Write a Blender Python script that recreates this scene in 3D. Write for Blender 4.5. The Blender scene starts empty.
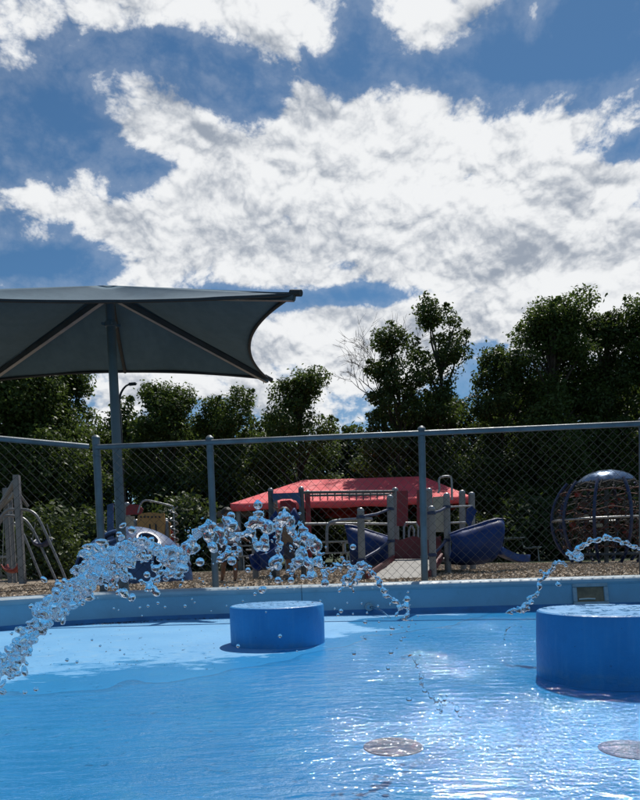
import bpy, bmesh, math, random
import numpy as np
from mathutils import Vector, Matrix
R_ = math.radians
sc = bpy.context.scene
col = sc.collection

# ------------------------------------------------------------------ camera
CAM = Vector((0, 0, 0.40))
PITCH, ROLL = 3.3, 1.8
FPX, PPX, PPY = 640.0, 320.0, 592.0
camd = bpy.data.cameras.new('camera')
cam = bpy.data.objects.new('camera', camd)
col.objects.link(cam)
RM = Matrix.Rotation(R_(90 - PITCH), 4, 'X') @ Matrix.Rotation(R_(-ROLL), 4, 'Z')
cam.matrix_world = Matrix.Translation(CAM) @ RM
camd.sensor_fit = 'HORIZONTAL'
camd.sensor_width = 36.0
camd.lens = 36.0
camd.shift_y = (PPY - 400) / 640.0
camd.clip_start = 0.02
camd.clip_end = 3000
sc.camera = cam
R3 = RM.to_3x3()
def ray(px, py):
    return R3 @ Vector(((px - PPX) / FPX, -(py - PPY) / FPX, -1))
def at(px, py, Y):
    """point of the place at depth Y (metres ahead) that the photo shows at px,py"""
    d = ray(px, py); return CAM + d * (Y / d.y)
def atz(px, py, z):
    d = ray(px, py); return CAM + d * ((z - CAM.z) / d.z)

# ------------------------------------------------------------------ light
SUN_AZ, SUN_EL = 20.0, 57.0
sund = bpy.data.lights.new('sun', 'SUN')
sund.energy = 4.2
sund.angle = R_(0.53)
sund.color = (1.0, 0.955, 0.88)
sun = bpy.data.objects.new('sun', sund)
col.objects.link(sun)
SDIR = Vector((math.sin(R_(SUN_AZ)) * math.cos(R_(SUN_EL)), math.cos(R_(SUN_AZ)) * math.cos(R_(SUN_EL)), math.sin(R_(SUN_EL))))
sun.rotation_euler = SDIR.to_track_quat('Z', 'Y').to_euler()
sun.location = (6, 16, 30)
sc.view_settings.view_transform = 'Standard'
sc.view_settings.look = 'None'
sc.view_settings.gamma = 1
sc.view_settings.exposure = 0.0
sc.view_settings.use_curve_mapping = False
sc.cycles.use_denoising = True
sc.cycles.max_bounces = 10
sc.cycles.transmission_bounces = 8
sc.cycles.transparent_max_bounces = 16
sc.cycles.caustics_reflective = False
sc.cycles.caustics_refractive = False
sc.cycles.sample_clamp_indirect = 6

# ------------------------------------------------------------------ node helper
class NT:
    def __init__(s, tree):
        s.t = tree; s.t.nodes.clear()
    def n(s, typ, **kw):
        nd = s.t.nodes.new(typ)
        for k, v in kw.items():
            setattr(nd, k, v)
        return nd
    def link(s, a, b): s.t.links.new(a, b)
    def put(s, sock, v):
        if isinstance(v, bpy.types.NodeSocket): s.link(v, sock)
        else: sock.default_value = v
    def math(s, op, a, b=None, c=None, clamp=False):
        nd = s.n('ShaderNodeMath', operation=op, use_clamp=clamp)
        s.put(nd.inputs[0], a)
        if b is not None: s.put(nd.inputs[1], b)
        if c is not None: s.put(nd.inputs[2], c)
        return nd.outputs[0]
    def vmath(s, op, a, b=None, out=0):
        nd = s.n('ShaderNodeVectorMath', operation=op)
        s.put(nd.inputs[0], a)
        if b is not None: s.put(nd.inputs[3] if op == 'SCALE' else nd.inputs[1], b)
        return nd.outputs[out]
    def noise(s, vec, scale, detail=4, rough=0.5, dist=0.0, out='Fac', lac=2.0):
        nd = s.n('ShaderNodeTexNoise')
        s.put(nd.inputs['Vector'], vec)
        nd.inputs['Scale'].default_value = scale
        nd.inputs['Detail'].default_value = detail
        nd.inputs['Roughness'].default_value = rough
        nd.inputs['Lacunarity'].default_value = lac
        nd.inputs['Distortion'].default_value = dist
        return nd.outputs[out]
    def ramp(s, fac, lo, hi, a=0.0, b=1.0, smooth=True):
        nd = s.n('ShaderNodeMapRange', interpolation_type='SMOOTHSTEP' if smooth else 'LINEAR')
        s.put(nd.inputs[0], fac)
        s.put(nd.inputs[1], lo); s.put(nd.inputs[2], hi)
        s.put(nd.inputs[3], a); s.put(nd.inputs[4], b)
        return nd.outputs[0]
    def mix(s, fac, a, b, blend='MIX'):
        nd = s.n('ShaderNodeMix', data_type='RGBA', blend_type=blend)
        s.put(nd.inputs[0], fac)
        s.put(nd.inputs[6], (*a, 1) if isinstance(a, tuple) and len(a) == 3 else a)
        s.put(nd.inputs[7], (*b, 1) if isinstance(b, tuple) and len(b) == 3 else b)
        return nd.outputs[2]
    def mapping(s, vec, scale=(1, 1, 1), loc=(0, 0, 0), rot=(0, 0, 0)):
        nd = s.n('ShaderNodeMapping')
        s.put(nd.inputs[0], vec)
        nd.inputs[1].default_value = loc; nd.inputs[2].default_value = rot; nd.inputs[3].default_value = scale
        return nd.outputs[0]

# ------------------------------------------------------------------ sky with broken cloud
world = bpy.data.worlds.new('World')
sc.world = world
world.use_nodes = True
world.cycles.sampling_method = 'MANUAL'
world.cycles.sample_map_resolution = 512
w = NT(world.node_tree)
wout = w.n('ShaderNodeOutputWorld')
skyn = w.n('ShaderNodeTexSky', sky_type='NISHITA')
skyn.sun_disc = False
skyn.sun_elevation = R_(SUN_EL)
skyn.sun_rotation = R_(SUN_AZ)
skyn.air_density = 1.0; skyn.dust_density = 0.1; skyn.ozone_density = 3.2
SKYS = 0.062
bg_sky = w.n('ShaderNodeBackground'); bg_sky.inputs[1].default_value = SKYS
w.link(w.mix(1.0, skyn.outputs[0], (0.70, 1.03, 1.16), 'MULTIPLY'), bg_sky.inputs[0])
wd = w.vmath('NORMALIZE', w.n('ShaderNodeTexCoord').outputs['Generated'])
sep = w.n('ShaderNodeSeparateXYZ'); w.link(wd, sep.inputs[0])
dx, dy, dz = sep.outputs
yy = w.math('MAXIMUM', dy, 0.05)
ga = w.math('DIVIDE', dx, yy)
gb = w.math('DIVIDE', dz, yy)
front = w.ramp(dy, 0.05, 0.4)
# where the cloud banks and the blue gaps stand: (px, py, rx, ry, weight)
BANKS = [
 (400, 150, 130, 75, .34), (320, 140, 80, 65, .26), (490, 190, 120, 75, .30), (560, 235, 110, 55, .26), (430, 255, 190, 40, .26),
 (140, 105, 60, 45, .40), (190, 150, 70, 50, .28), (230, 205, 110, 55, .30), (150, 255, 70, 24, .30), (240, 265, 70, 22, .18), (25, 200, 55, 26, .28), (15, 238, 34, 12, .24), (95, 215, 40, 20, .18),
 (230, -4, 130, 36, .44), (75, 2, 70, 26, .34), (25, 62, 46, 30, .26), (285, 30, 60, 24, .24), (440, 4, 62, 36, .46), (425, 30, 34, 20, .24),
 (320, 335, 100, 42, .42), (170, 388, 110, 30, .44), (470, 320, 110, 36, .34), (600, 265, 90, 50, .26), (390, 375, 70, 36, .30), (520, 300, 90, 26, .22),
 (5, 283, 46, 9, .44), (620, 110, 50, 12, .24), (595, 175, 60, 14, .20), (560, 130, 40, 10, .14), (640, 330, 70, 50, .2),
 (75, 135, 50, 34, -.42), (130, 168, 26, 18, -.26), (232, 80, 36, 34, -.52), (165, 48, 46, 16, -.40), (110, 60, 40, 12, -.2), (265, 105, 26, 16, -.26),
 (345, 265, 24, 9, -.34), (165, 165, 30, 12, -.24), (570, 45, 110, 50, -.50), (360, 45, 30, 44, -.48), (590, 105, 70, 14, -.16), (480, 65, 80, 14, -.34), (330, 68, 40, 12, -.24),
 (55, 265, 90, 18, -.55), (15, 180, 30, 8, -.2), (115, 195, 30, 10, -.22), (60, 225, 26, 8, -.2), (250, 300, 56, 12, -.40), (620, 150, 50, 14, -.28), (640, 200, 40, 14, -.26), (20, 160, 40, 22, -.24), (40, 105, 40, 14, -.22),
 (290, 372, 22, 9, -.3), (400, 295, 70, 10, -.46), (500, 290, 60, 9, -.40), (335, 290, 40, 10, -.3), (460, 345, 50, 10, -.3), (615, 85, 60, 14, .22), (545, 88, 40, 8, .12), (475, 372, 20, 14, -.15), (350, 300, 40, 8, -.16),
]
gvec = w.n('ShaderNodeCombineXYZ'); w.link(ga, gvec.inputs[0]); w.link(gb, gvec.inputs[1])
tot = 0.0
for (bx, by, rx, ry, wt) in BANKS:
    d = ray(bx, by); a0, b0 = d.x / d.y, d.z / d.y
    nd = w.n('ShaderNodeVectorMath', operation='MULTIPLY_ADD')
    w.link(gvec.outputs[0], nd.inputs[0])
    nd.inputs[1].default_value = (FPX / rx, FPX / ry, 0); nd.inputs[2].default_value = (-a0 * FPX / rx, -b0 * FPX / ry, 0)
    r2 = w.vmath('DOT_PRODUCT', nd.outputs[0], nd.outputs[0], out=1)
    tot = w.math('MULTIPLY_ADD', w.math('POWER', 0.497, r2), wt, tot)
cov = w.math('MULTIPLY', tot, front)
wn = w.mapping(wd, scale=(1, 1, 1.45), loc=(3.1, 1.7, 0.4))
warp = w.noise(wn, 4.0, 3, 0.5, out='Color')
wn2 = w.vmath('ADD', wn, w.vmath('SCALE', w.vmath('SUBTRACT', warp, (0.5, 0.5, 0.5)), 0.07))
SH = (SDIR.x * 0.03, SDIR.y * 0.03 - .02, SDIR.z * 0.05)
def puffs(vec):
    """billows: folded noise at two sizes, 0 in the creases, up to 1 on the heads"""
    n1 = w.noise(vec, 15.0, 1, 0.4); n2 = w.noise(vec, 40.0, 3, 0.55)
    a1 = w.math('ABSOLUTE', w.math('MULTIPLY_ADD', n1, 2.0, -1.0)); a2 = w.math('ABSOLUTE', w.math('MULTIPLY_ADD', n2, 2.0, -1.0))
    return w.math('MULTIPLY_ADD', a1, 1.3, w.math('MULTIPLY', a2, 0.9))
f0 = w.noise(wn2, 6.5, 9, 0.64, lac=2.1)
v0 = puffs(wn2); v1 = puffs(w.vmath('ADD', wn2, w.vmath('SCALE', SH, 0.3)))
s0 = w.noise(wn2, 8.0, 3, 0.5); s1 = w.noise(w.vmath('ADD', wn2, SH), 8.0, 3, 0.5)
dens = w.math('ADD', w.math('MULTIPLY_ADD', w.math('SUBTRACT', f0, 0.5), 1.9, cov), -0.085)
dens = w.math('MULTIPLY_ADD', w.math('SUBTRACT', v0, 0.5), 0.27, dens)
alpha = w.ramp(dens, -0.04, 0.26)
veil = w.math('MULTIPLY', w.ramp(dens, -0.40, 0.1), 0.14)          # thin haze round the banks
alpha = w.math('MAXIMUM', alpha, veil)
# cauliflower relief: density compared with a little way towards the sun
lum = w.math('MULTIPLY_ADD', w.math('SUBTRACT', v0, v1), 0.55, 0.71)
lum = w.math('MULTIPLY_ADD', w.math('SUBTRACT', s0, s1), 1.5, lum)
lum = w.math('MULTIPLY_ADD', w.math('SUBTRACT', s0, 0.5), 0.75, lum)
lum = w.math('MULTIPLY_ADD', w.math('SUBTRACT', f0, 0.5), 0.35, lum)
lum = w.math('MULTIPLY_ADD', w.math('SUBTRACT', v0, 0.5), 0.20, lum)
lum = w.math('MULTIPLY_ADD', w.ramp(dens, 0.2, 0.9), -0.10, lum)
lumc = w.ramp(lum, 0.10, 0.90)
ccol = w.mix(lumc, (0.34, 0.39, 0.47), (0.93, 0.945, 0.96))
bg_c = w.n('ShaderNodeBackground'); w.link(ccol, bg_c.inputs[0]); bg_c.inputs[1].default_value = 0.95
up = w.ramp(dz, 0.0, 0.06)
mixs = w.n('ShaderNodeMixShader')
w.link(w.math('MULTIPLY', alpha, up), mixs.inputs[0])
w.link(bg_sky.outputs[0], mixs.inputs[1]); w.link(bg_c.outputs[0], mixs.inputs[2])
w.link(mixs.outputs[0], wout.inputs[0])

# ------------------------------------------------------------------ materials
MAT = {}
def pmat(name, colr, rough=0.6, metal=0.0, var=0.12, vscale=6.0, bump=0.0, bscale=60.0, spec=0.5, coat=0.0, dirt=0.0, dirtcol=(0.12, 0.1, 0.08)):
    m = bpy.data.materials.new(name); m.use_nodes = True
    t = NT(m.node_tree)
    out = t.n('ShaderNodeOutputMaterial'); b = t.n('ShaderNodeBsdfPrincipled')
    t.link(b.outputs[0], out.inputs[0])
    co = t.n('ShaderNodeTexCoord').outputs['Object']
    nz = t.noise(co, vscale, 6, 0.6)
    lo = tuple(c * (1 - var) for c in colr); hi = tuple(min(1, c * (1 + var)) for c in colr)
    c = t.mix(t.ramp(nz, 0.3, 0.7), lo, hi)
    if dirt > 0:
        dn = t.noise(co, vscale * 3.3, 8, 0.7)
        c = t.mix(t.math('MULTIPLY', t.ramp(dn, 0.55, 0.75), dirt), c, dirtcol)
    t.put(b.inputs['Base Color'], c)
    t.put(b.inputs['Roughness'], t.ramp(t.noise(co, vscale * 2, 5, 0.6), 0.3, 0.7, max(0.02, rough - 0.1), min(1, rough + 0.1)))
    b.inputs['Metallic'].default_value = metal
    b.inputs['Specular IOR Level'].default_value = spec
    b.inputs['Coat Weight'].default_value = coat
    if bump > 0:
        bp = t.n('ShaderNodeBump'); bp.inputs['Strength'].default_value = bump; bp.inputs['Distance'].default_value = 0.01
        t.link(t.noise(co, bscale, 5, 0.6), bp.inputs['Height']); t.link(bp.outputs[0], b.inputs['Normal'])
    MAT[name] = m
    return m
pmat('galv', (0.135, 0.16, 0.178), 0.5, 0.35, 0.22, 9, 0.15, 120, dirt=0.35)
pmat('galv_wire', (0.022, 0.029, 0.032), 0.7, 0.0, 0.2, 30)
pmat('post_grey', (0.20, 0.21, 0.22), 0.5, 0.15, 0.15, 5, 0.05, 80, dirt=0.3)
pmat('steel', (0.30, 0.31, 0.32), 0.38, 0.6, 0.12, 8)
pmat('umb_steel', (0.105, 0.15, 0.185), 0.5, 0.2, 0.12, 5, 0.05, 70)
pmat('umb_dark', (0.02, 0.025, 0.03), 0.6, 0, 0.2, 10)
pmat('rib_paint', (0.07, 0.085, 0.095), 0.55, 0.1, 0.15, 6)
pmat('drum_blue', (0.018, 0.25, 0.58), 0.5, 0, 0.14, 4, 0.3, 70, dirt=0.5, dirtcol=(0.045, 0.19, 0.38))
pmat('wall_blue', (0.20, 0.39, 0.52), 0.55, 0, 0.10, 3.5, 0.2, 60, dirt=0.3, dirtcol=(0.1, 0.19, 0.25))
pmat('lip_paint', (0.33, 0.42, 0.48), 0.5, 0, 0.10, 6, 0.15, 60, dirt=0.4, dirtcol=(0.2, 0.27, 0.32))
pmat('band_blue', (0.03, 0.17, 0.38), 0.5, 0, 0.2, 8, 0.1, 60, dirt=0.4, dirtcol=(0.03, 0.08, 0.15))
pmat('seal', (0.02, 0.03, 0.04), 0.8)
pmat('plate', (0.30, 0.38, 0.42), 0.5, 0.2, 0.15, 20, 0.1, 100, dirt=0.3)
pmat('rust_board', (0.20, 0.14, 0.08), 0.7, 0, 0.35, 14, 0.2, 60, dirt=0.4)
pmat('white_pipe', (0.6, 0.58, 0.5), 0.5)
pmat('rust_slot', (0.11, 0.075, 0.075), 0.8)
pmat('rust_drain', (0.05, 0.09, 0.17), 0.8, 0.0, 0.4, 9, 0.3, 60, dirt=0.9, dirtcol=(0.22, 0.06, 0.08), spec=0.05)
pmat('red_fabric', (0.80, 0.085, 0.10), 0.75, 0, 0.08, 1.5, 0.1, 40)
pmat('red_plastic', (0.20, 0.012, 0.02), 0.45, 0, 0.15, 4)
pmat('maroon_plastic', (0.12, 0.012, 0.022), 0.5, 0, 0.2, 4)
pmat('blue_plastic', (0.010, 0.036, 0.15), 0.55, 0, 0.2, 3, spec=0.25, dirt=0.25, dirtcol=(0.03, 0.05, 0.1))
pmat('navy_plastic', (0.009, 0.024, 0.085), 0.45, 0, 0.2, 3)
pmat('dome_blue', (0.022, 0.07, 0.19), 0.42, 0.0, 0.2, 3)
pmat('cap_blue', (0.10, 0.16, 0.26), 0.25, 0.6, 0.1, 3)
pmat('tan_plastic', (0.42, 0.22, 0.065), 0.55, 0, 0.15, 4)
pmat('beige_plastic', (0.34, 0.32, 0.25), 0.6, 0, 0.15, 4)
pmat('deck_grey', (0.30, 0.29, 0.27), 0.75, 0, 0.15, 8, 0.2, 90, dirt=0.3)
pmat('beam_brown', (0.13, 0.10, 0.08), 0.7, 0, 0.2, 6)
pmat('table_grey', (0.25, 0.26, 0.26), 0.6, 0.1, 0.2, 6)
pmat('rope', (0.09, 0.03, 0.022), 0.8, 0, 0.3, 20)
pmat('rope_dark', (0.03, 0.028, 0.026), 0.8, 0, 0.3, 20)
pmat('hold_yellow', (0.40, 0.20, 0.03), 0.5)
pmat('hold_red', (0.28, 0.04, 0.03), 0.5)
pmat('picket', (0.16, 0.16, 0.15), 0.8, 0, 0.2, 6)
pmat('bark', (0.055, 0.045, 0.035), 0.9, 0, 0.35, 7, 0.6, 25)
pmat('bark_pale', (0.10, 0.09, 0.08), 0.9, 0, 0.3, 7, 0.5, 25)
pmat('skin', (0.16, 0.075, 0.045), 0.55)
pmat('hair', (0.02, 0.014, 0.01), 0.6, 0, 0.3, 40)
pmat('shirt_grey', (0.28, 0.25, 0.28), 0.85, 0, 0.15, 12)
pmat('shorts_dark', (0.03, 0.035, 0.06), 0.85, 0, 0.15, 12)
pmat('shirt_brown', (0.17, 0.12, 0.085), 0.85, 0, 0.15, 12)
pmat('shoe', (0.05, 0.03, 0.025), 0.7)
pmat('leaf_litter', (0.06, 0.045, 0.025), 0.9, 0, 0.4, 40)
pmat('lamp_dark', (0.03, 0.035, 0.04), 0.5, 0.3)

def canopy_mat():
    m = bpy.data.materials.new('shade_fabric'); m.use_nodes = True
    t = NT(m.node_tree); out = t.n('ShaderNodeOutputMaterial')
    b = t.n('ShaderNodeBsdfPrincipled'); tr = t.n('ShaderNodeBsdfTranslucent'); mx = t.n('ShaderNodeMixShader')
    co = t.n('ShaderNodeTexCoord').outputs['Object']
    nz = t.noise(t.mapping(co, (2.2, 1, 0.35)), 1.6, 7, 0.65)
    fine = t.noise(co, 9, 5, 0.6)
    c = t.mix(t.ramp(t.math('ADD', t.math('MULTIPLY', nz, 0.6), t.math('MULTIPLY', fine, 0.4)), 0.35, 0.65), (0.064, 0.126, 0.176), (0.084, 0.156, 0.212))
    t.put(b.inputs['Base Color'], c); b.inputs['Roughness'].default_value = 0.85
    t.put(tr.inputs[0], t.mix(0.5, c, (0.03, 0.06, 0.09)))
    wv = t.n('ShaderNodeBump'); wv.inputs['Strength'].default_value = 0.25; wv.inputs['Distance'].default_value = 0.02
    t.link(t.noise(co, 5, 4, 0.5), wv.inputs['Height']); t.link(wv.outputs[0], b.inputs['Normal'])
    mx.inputs[0].default_value = 0.03
    t.link(b.outputs[0], mx.inputs[1]); t.link(tr.outputs[0], mx.inputs[2]); t.link(mx.outputs[0], out.inputs[0])
    MAT['shade_fabric'] = m
canopy_mat()

def leaf_mat(name, c1, c2, trans=0.35):
    m = bpy.data.materials.new(name); m.use_nodes = True
    t = NT(m.node_tree); out = t.n('ShaderNodeOutputMaterial')
    b = t.n('ShaderNodeBsdfPrincipled'); tr = t.n('ShaderNodeBsdfTranslucent'); mx = t.n('ShaderNodeMixShader')
    g = t.n('ShaderNodeNewGeometry')
    c = t.mix(g.outputs['Random Per Island'], c1, c2)
    t.put(b.inputs['Base Color'], c); b.inputs['Roughness'].default_value = 0.5
    b.inputs['Specular IOR Level'].default_value = 0.35
    t.put(tr.inputs[0], t.mix(0.6, c, (0.10, 0.14, 0.02)))
    mx.inputs[0].default_value = trans
    t.link(b.outputs[0], mx.inputs[1]); t.link(tr.outputs[0], mx.inputs[2]); t.link(mx.outputs[0], out.inputs[0])
    MAT[name] = m
leaf_mat('leaf_a', (0.050, 0.092, 0.024), (0.098, 0.150, 0.040), 0.50)
leaf_mat('leaf_b', (0.040, 0.074, 0.022), (0.074, 0.115, 0.032), 0.44)
leaf_mat('leaf_c', (0.045, 0.075, 0.020), (0.085, 0.120, 0.032), 0.35)
leaf_mat('leaf_dark', (0.032, 0.060, 0.019), (0.062, 0.094, 0.028), 0.40)

def ground_mat():
    m = bpy.data.materials.new('grass_ground'); m.use_nodes = True
    t = NT(m.node_tree); out = t.n('ShaderNodeOutputMaterial'); b = t.n('ShaderNodeBsdfPrincipled')
    co = t.n('ShaderNodeTexCoord').outputs['Object']
    c = t.mix(t.ramp(t.noise(co, 0.8, 8, 0.65), 0.3, 0.7), (0.030, 0.050, 0.015), (0.065, 0.085, 0.028))
    c = t.mix(t.ramp(t.noise(co, 9, 5, 0.6), 0.62, 0.8), c, (0.10, 0.085, 0.05))
    t.put(b.inputs['Base Color'], c); b.inputs['Roughness'].default_value = 0.95
    bp = t.n('ShaderNodeBump'); bp.inputs['Strength'].default_value = 0.8; bp.inputs['Distance'].default_value = 0.04
    t.link(t.noise(co, 40, 4, 0.6), bp.inputs['Height']); t.link(bp.outputs[0], b.inputs['Normal'])
    t.link(b.outputs[0], out.inputs[0]); MAT['grass_ground'] = m
    m = bpy.data.materials.new('mulch'); m.use_nodes = True
    t = NT(m.node_tree); out = t.n('ShaderNodeOutputMaterial'); b = t.n('ShaderNodeBsdfPrincipled')
    co = t.n('ShaderNodeTexCoord').outputs['Object']
    v = t.n('ShaderNodeTexVoronoi'); t.link(co, v.inputs['Vector']); v.inputs['Scale'].default_value = 22
    c = t.mix(t.ramp(t.noise(co, 1.4, 6, 0.6), 0.3, 0.7), (0.32, 0.255, 0.185), (0.43, 0.355, 0.27))
    sepc = t.n('ShaderNodeSeparateColor'); t.link(v.outputs['Color'], sepc.inputs[0])
    c = t.mix(t.math('MULTIPLY', sepc.outputs[0], 0.6), c, (0.09, 0.062, 0.042))
    t.put(b.inputs['Base Color'], c); b.inputs['Roughness'].default_value = 0.95
    bp = t.n('ShaderNodeBump'); bp.inputs['Strength'].default_value = 1.0; bp.inputs['Distance'].default_value = 0.03
    t.link(v.outputs['Distance'], bp.inputs['Height']); t.link(bp.outputs[0], b.inputs['Normal'])
    t.link(b.outputs[0], out.inputs[0]); MAT['mulch'] = m
    m = bpy.data.materials.new('chip'); m.use_nodes = True
    t = NT(m.node_tree); out = t.n('ShaderNodeOutputMaterial'); b = t.n('ShaderNodeBsdfPrincipled')
    g = t.n('ShaderNodeNewGeometry')
    t.put(b.inputs['Base Color'], t.mix(g.outputs['Random Per Island'], (0.22, 0.17, 0.12), (0.60, 0.50, 0.39)))
    b.inputs['Roughness'].default_value = 0.9
    t.link(b.outputs[0], out.inputs[0]); MAT['chip'] = m
ground_mat()

def pool_mats():
    m = bpy.data.materials.new('pool_paint'); m.use_nodes = True
    t = NT(m.node_tree); out = t.n('ShaderNodeOutputMaterial'); b = t.n('ShaderNodeBsdfPrincipled')
    co = t.n('ShaderNodeTexCoord').outputs['Object']
    sp = t.n('ShaderNodeSeparateXYZ'); t.link(co, sp.inputs[0])
    base = t.mix(t.ramp(t.noise(co, 2.2, 8, 0.65), 0.3, 0.7), (0.115, 0.36, 0.64), (0.15, 0.415, 0.70))
    # worn patches and scuffs in the paint
    base = t.mix(t.math('MULTIPLY', t.ramp(t.noise(co, 9, 8, 0.72), 0.52, 0.66), 0.5), base, (0.22, 0.44, 0.64))
    base = t.mix(t.math('MULTIPLY', t.ramp(t.noise(co, 24, 6, 0.72), 0.605, 0.68), 0.6), base, (0.05, 0.15, 0.28))
    # wet film: where the floor lies just above the water, with ragged tongues
    nz = t.math('SUBTRACT', t.noise(t.mapping(co, (1, 2.2, 1)), 5, 7, 0.65), 0.5)
    wet = t.ramp(t.math('ADD', sp.outputs[2], t.math('MULTIPLY', nz, 0.012)), -0.0535, -0.0515, 1.0, 0.0)
    # pool of water thrown by the wall inlet: a fan of wet paint
    ux = t.math('DIVIDE', t.math('SUBTRACT', sp.outputs[0], 0.68), 0.52)
    uy = t.math('DIVIDE', t.math('SUBTRACT', sp.outputs[1], 4.15), 0.42)
    rr = t.math('ADD', t.math('ADD', t.math('MULTIPLY', ux, ux), t.math('MULTIPLY', uy, uy)), t.math('MULTIPLY', nz, 0.9))
    wet = t.math('MAXIMUM', wet, t.ramp(rr, 0.8, 1.05, 1, 0))
    speck = t.ramp(t.noise(t.mapping(co, (1, 1.6, 1)), 15, 6, 0.7), 0.57, 0.63)
    wet = t.math('MAXIMUM', wet, t.math('MULTIPLY', speck, t.ramp(sp.outputs[2], -0.050, -0.044, 0.75, 0.0)))
    c = t.mix(wet, base, t.mix(1.0, base, (0.30, 0.75, 0.92), 'MULTIPLY'))
    t.put(b.inputs['Base Color'], c)
    t.put(b.inputs['Roughness'], t.ramp(wet, 0, 1, 0.65, 0.22))
    t.put(b.inputs['Specular IOR Level'], t.ramp(sp.outputs[2], -0.0562, -0.0548, 0.0, 0.45))   # no film gloss once submerged
    bp = t.n('ShaderNodeBump'); bp.inputs['Strength'].default_value = 0.25; bp.inputs['Distance'].default_value = 0.006
    t.link(t.noise(co, 70, 5, 0.65), bp.inputs['Height']); t.link(bp.outputs[0], b.inputs['Normal'])
    t.link(b.outputs[0], out.inputs[0]); MAT['pool_paint'] = m

    m = bpy.data.materials.new('thin_water'); m.use_nodes = True
    t = NT(m.node_tree); out = t.n('ShaderNodeOutputMaterial')
    co = t.n('ShaderNodeTexCoord').outputs['Object']
    g = t.n('ShaderNodeBsdfGlossy'); g.inputs['Roughness'].default_value = 0.05; g.inputs[0].default_value = (1, 1, 1, 1)
    tr = t.n('ShaderNodeBsdfTransparent'); tr.inputs[0].default_value = (0.90, 0.985, 1.0, 1)
    mx = t.n('ShaderNodeMixShader')
    fr = t.n('ShaderNodeFresnel'); fr.inputs[0].default_value = 1.333
    sp = t.n('ShaderNodeSeparateXYZ'); t.link(co, sp.inputs[0])
    rip = t.noise(t.mapping(co, (0.55, 1.5, 1), rot=(0, 0, 0.10)), 15, 4, 0.55, 0.8)
    chop = t.noise(t.mapping(co, (0.8, 1.4, 1)), 42, 3, 0.6, 0.4)
    calm = t.ramp(t.noise(co, 1.1, 3, 0.5), 0.35, 0.65, 0.6, 1.0)
    # drop rings round the place where the arc lands, and where the far arc lands
    def spl(cx, cy, sx, sy):
        ux = t.math('DIVIDE', t.math('SUBTRACT', sp.outputs[0], cx), sx)
        uy = t.math('DIVIDE', t.math('SUBTRACT', sp.outputs[1], cy), sy)
        return t.math('EXPONENT', t.math('MULTIPLY', t.math('ADD', t.math('MULTIPLY', ux, ux), t.math('MULTIPLY', uy, uy)), -1.0))
    s = t.math('ADD', spl(0.50, 1.58, 0.55, 0.40), t.math('MULTIPLY', spl(0.45, 2.75, 0.6, 0.42), 0.6))
    s = t.math('ADD', s, t.math('MULTIPLY', spl(0.75, 1.45, 0.5, 0.35), 0.6))
    drops = t.noise(co, 75, 3, 0.6, 0.6)
    h = t.math('ADD', t.math('MULTIPLY', t.math('MULTIPLY', rip, calm), 0.0118), t.math('MULTIPLY', t.math('MULTIPLY', chop, calm), 0.0030))
    h = t.math('ADD', h, t.math('MULTIPLY', t.math('MULTIPLY', drops, s), 0.0056))
    bp = t.n('ShaderNodeBump'); bp.inputs['Strength'].default_value = 1.0; bp.inputs['Distance'].default_value = 1.0
    t.link(h, bp.inputs['Height'])
    t.link(bp.outputs[0], g.inputs['Normal']); t.link(bp.outputs[0], fr.inputs['Normal'])
    t.link(t.math('MULTIPLY', fr.outputs[0], 0.40), mx.inputs[0]); t.link(tr.outputs[0], mx.inputs[1]); t.link(g.outputs[0], mx.inputs[2])
    t.link(mx.outputs[0], out.inputs[0]); MAT['thin_water'] = m

    m = bpy.data.materials.new('splash'); m.use_nodes = True
    t = NT(m.node_tree); out = t.n('ShaderNodeOutputMaterial'); b = t.n('ShaderNodeBsdfPrincipled')
    b.inputs['Base Color'].default_value = (0.97, 0.985, 1, 1)
    b.inputs['Transmission Weight'].default_value = 1.0; b.inputs['IOR'].default_value = 1.333
    b.inputs['Roughness'].default_value = 0.0
    tp = t.n('ShaderNodeBsdfTransparent'); mx = t.n('ShaderNodeMixShader'); mx.inputs[0].default_value = 0.10
    t.link(b.outputs[0], mx.inputs[1]); t.link(tp.outputs[0], mx.inputs[2])
    t.link(mx.outputs[0], out.inputs[0]); MAT['splash'] = m
pool_mats()

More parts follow.
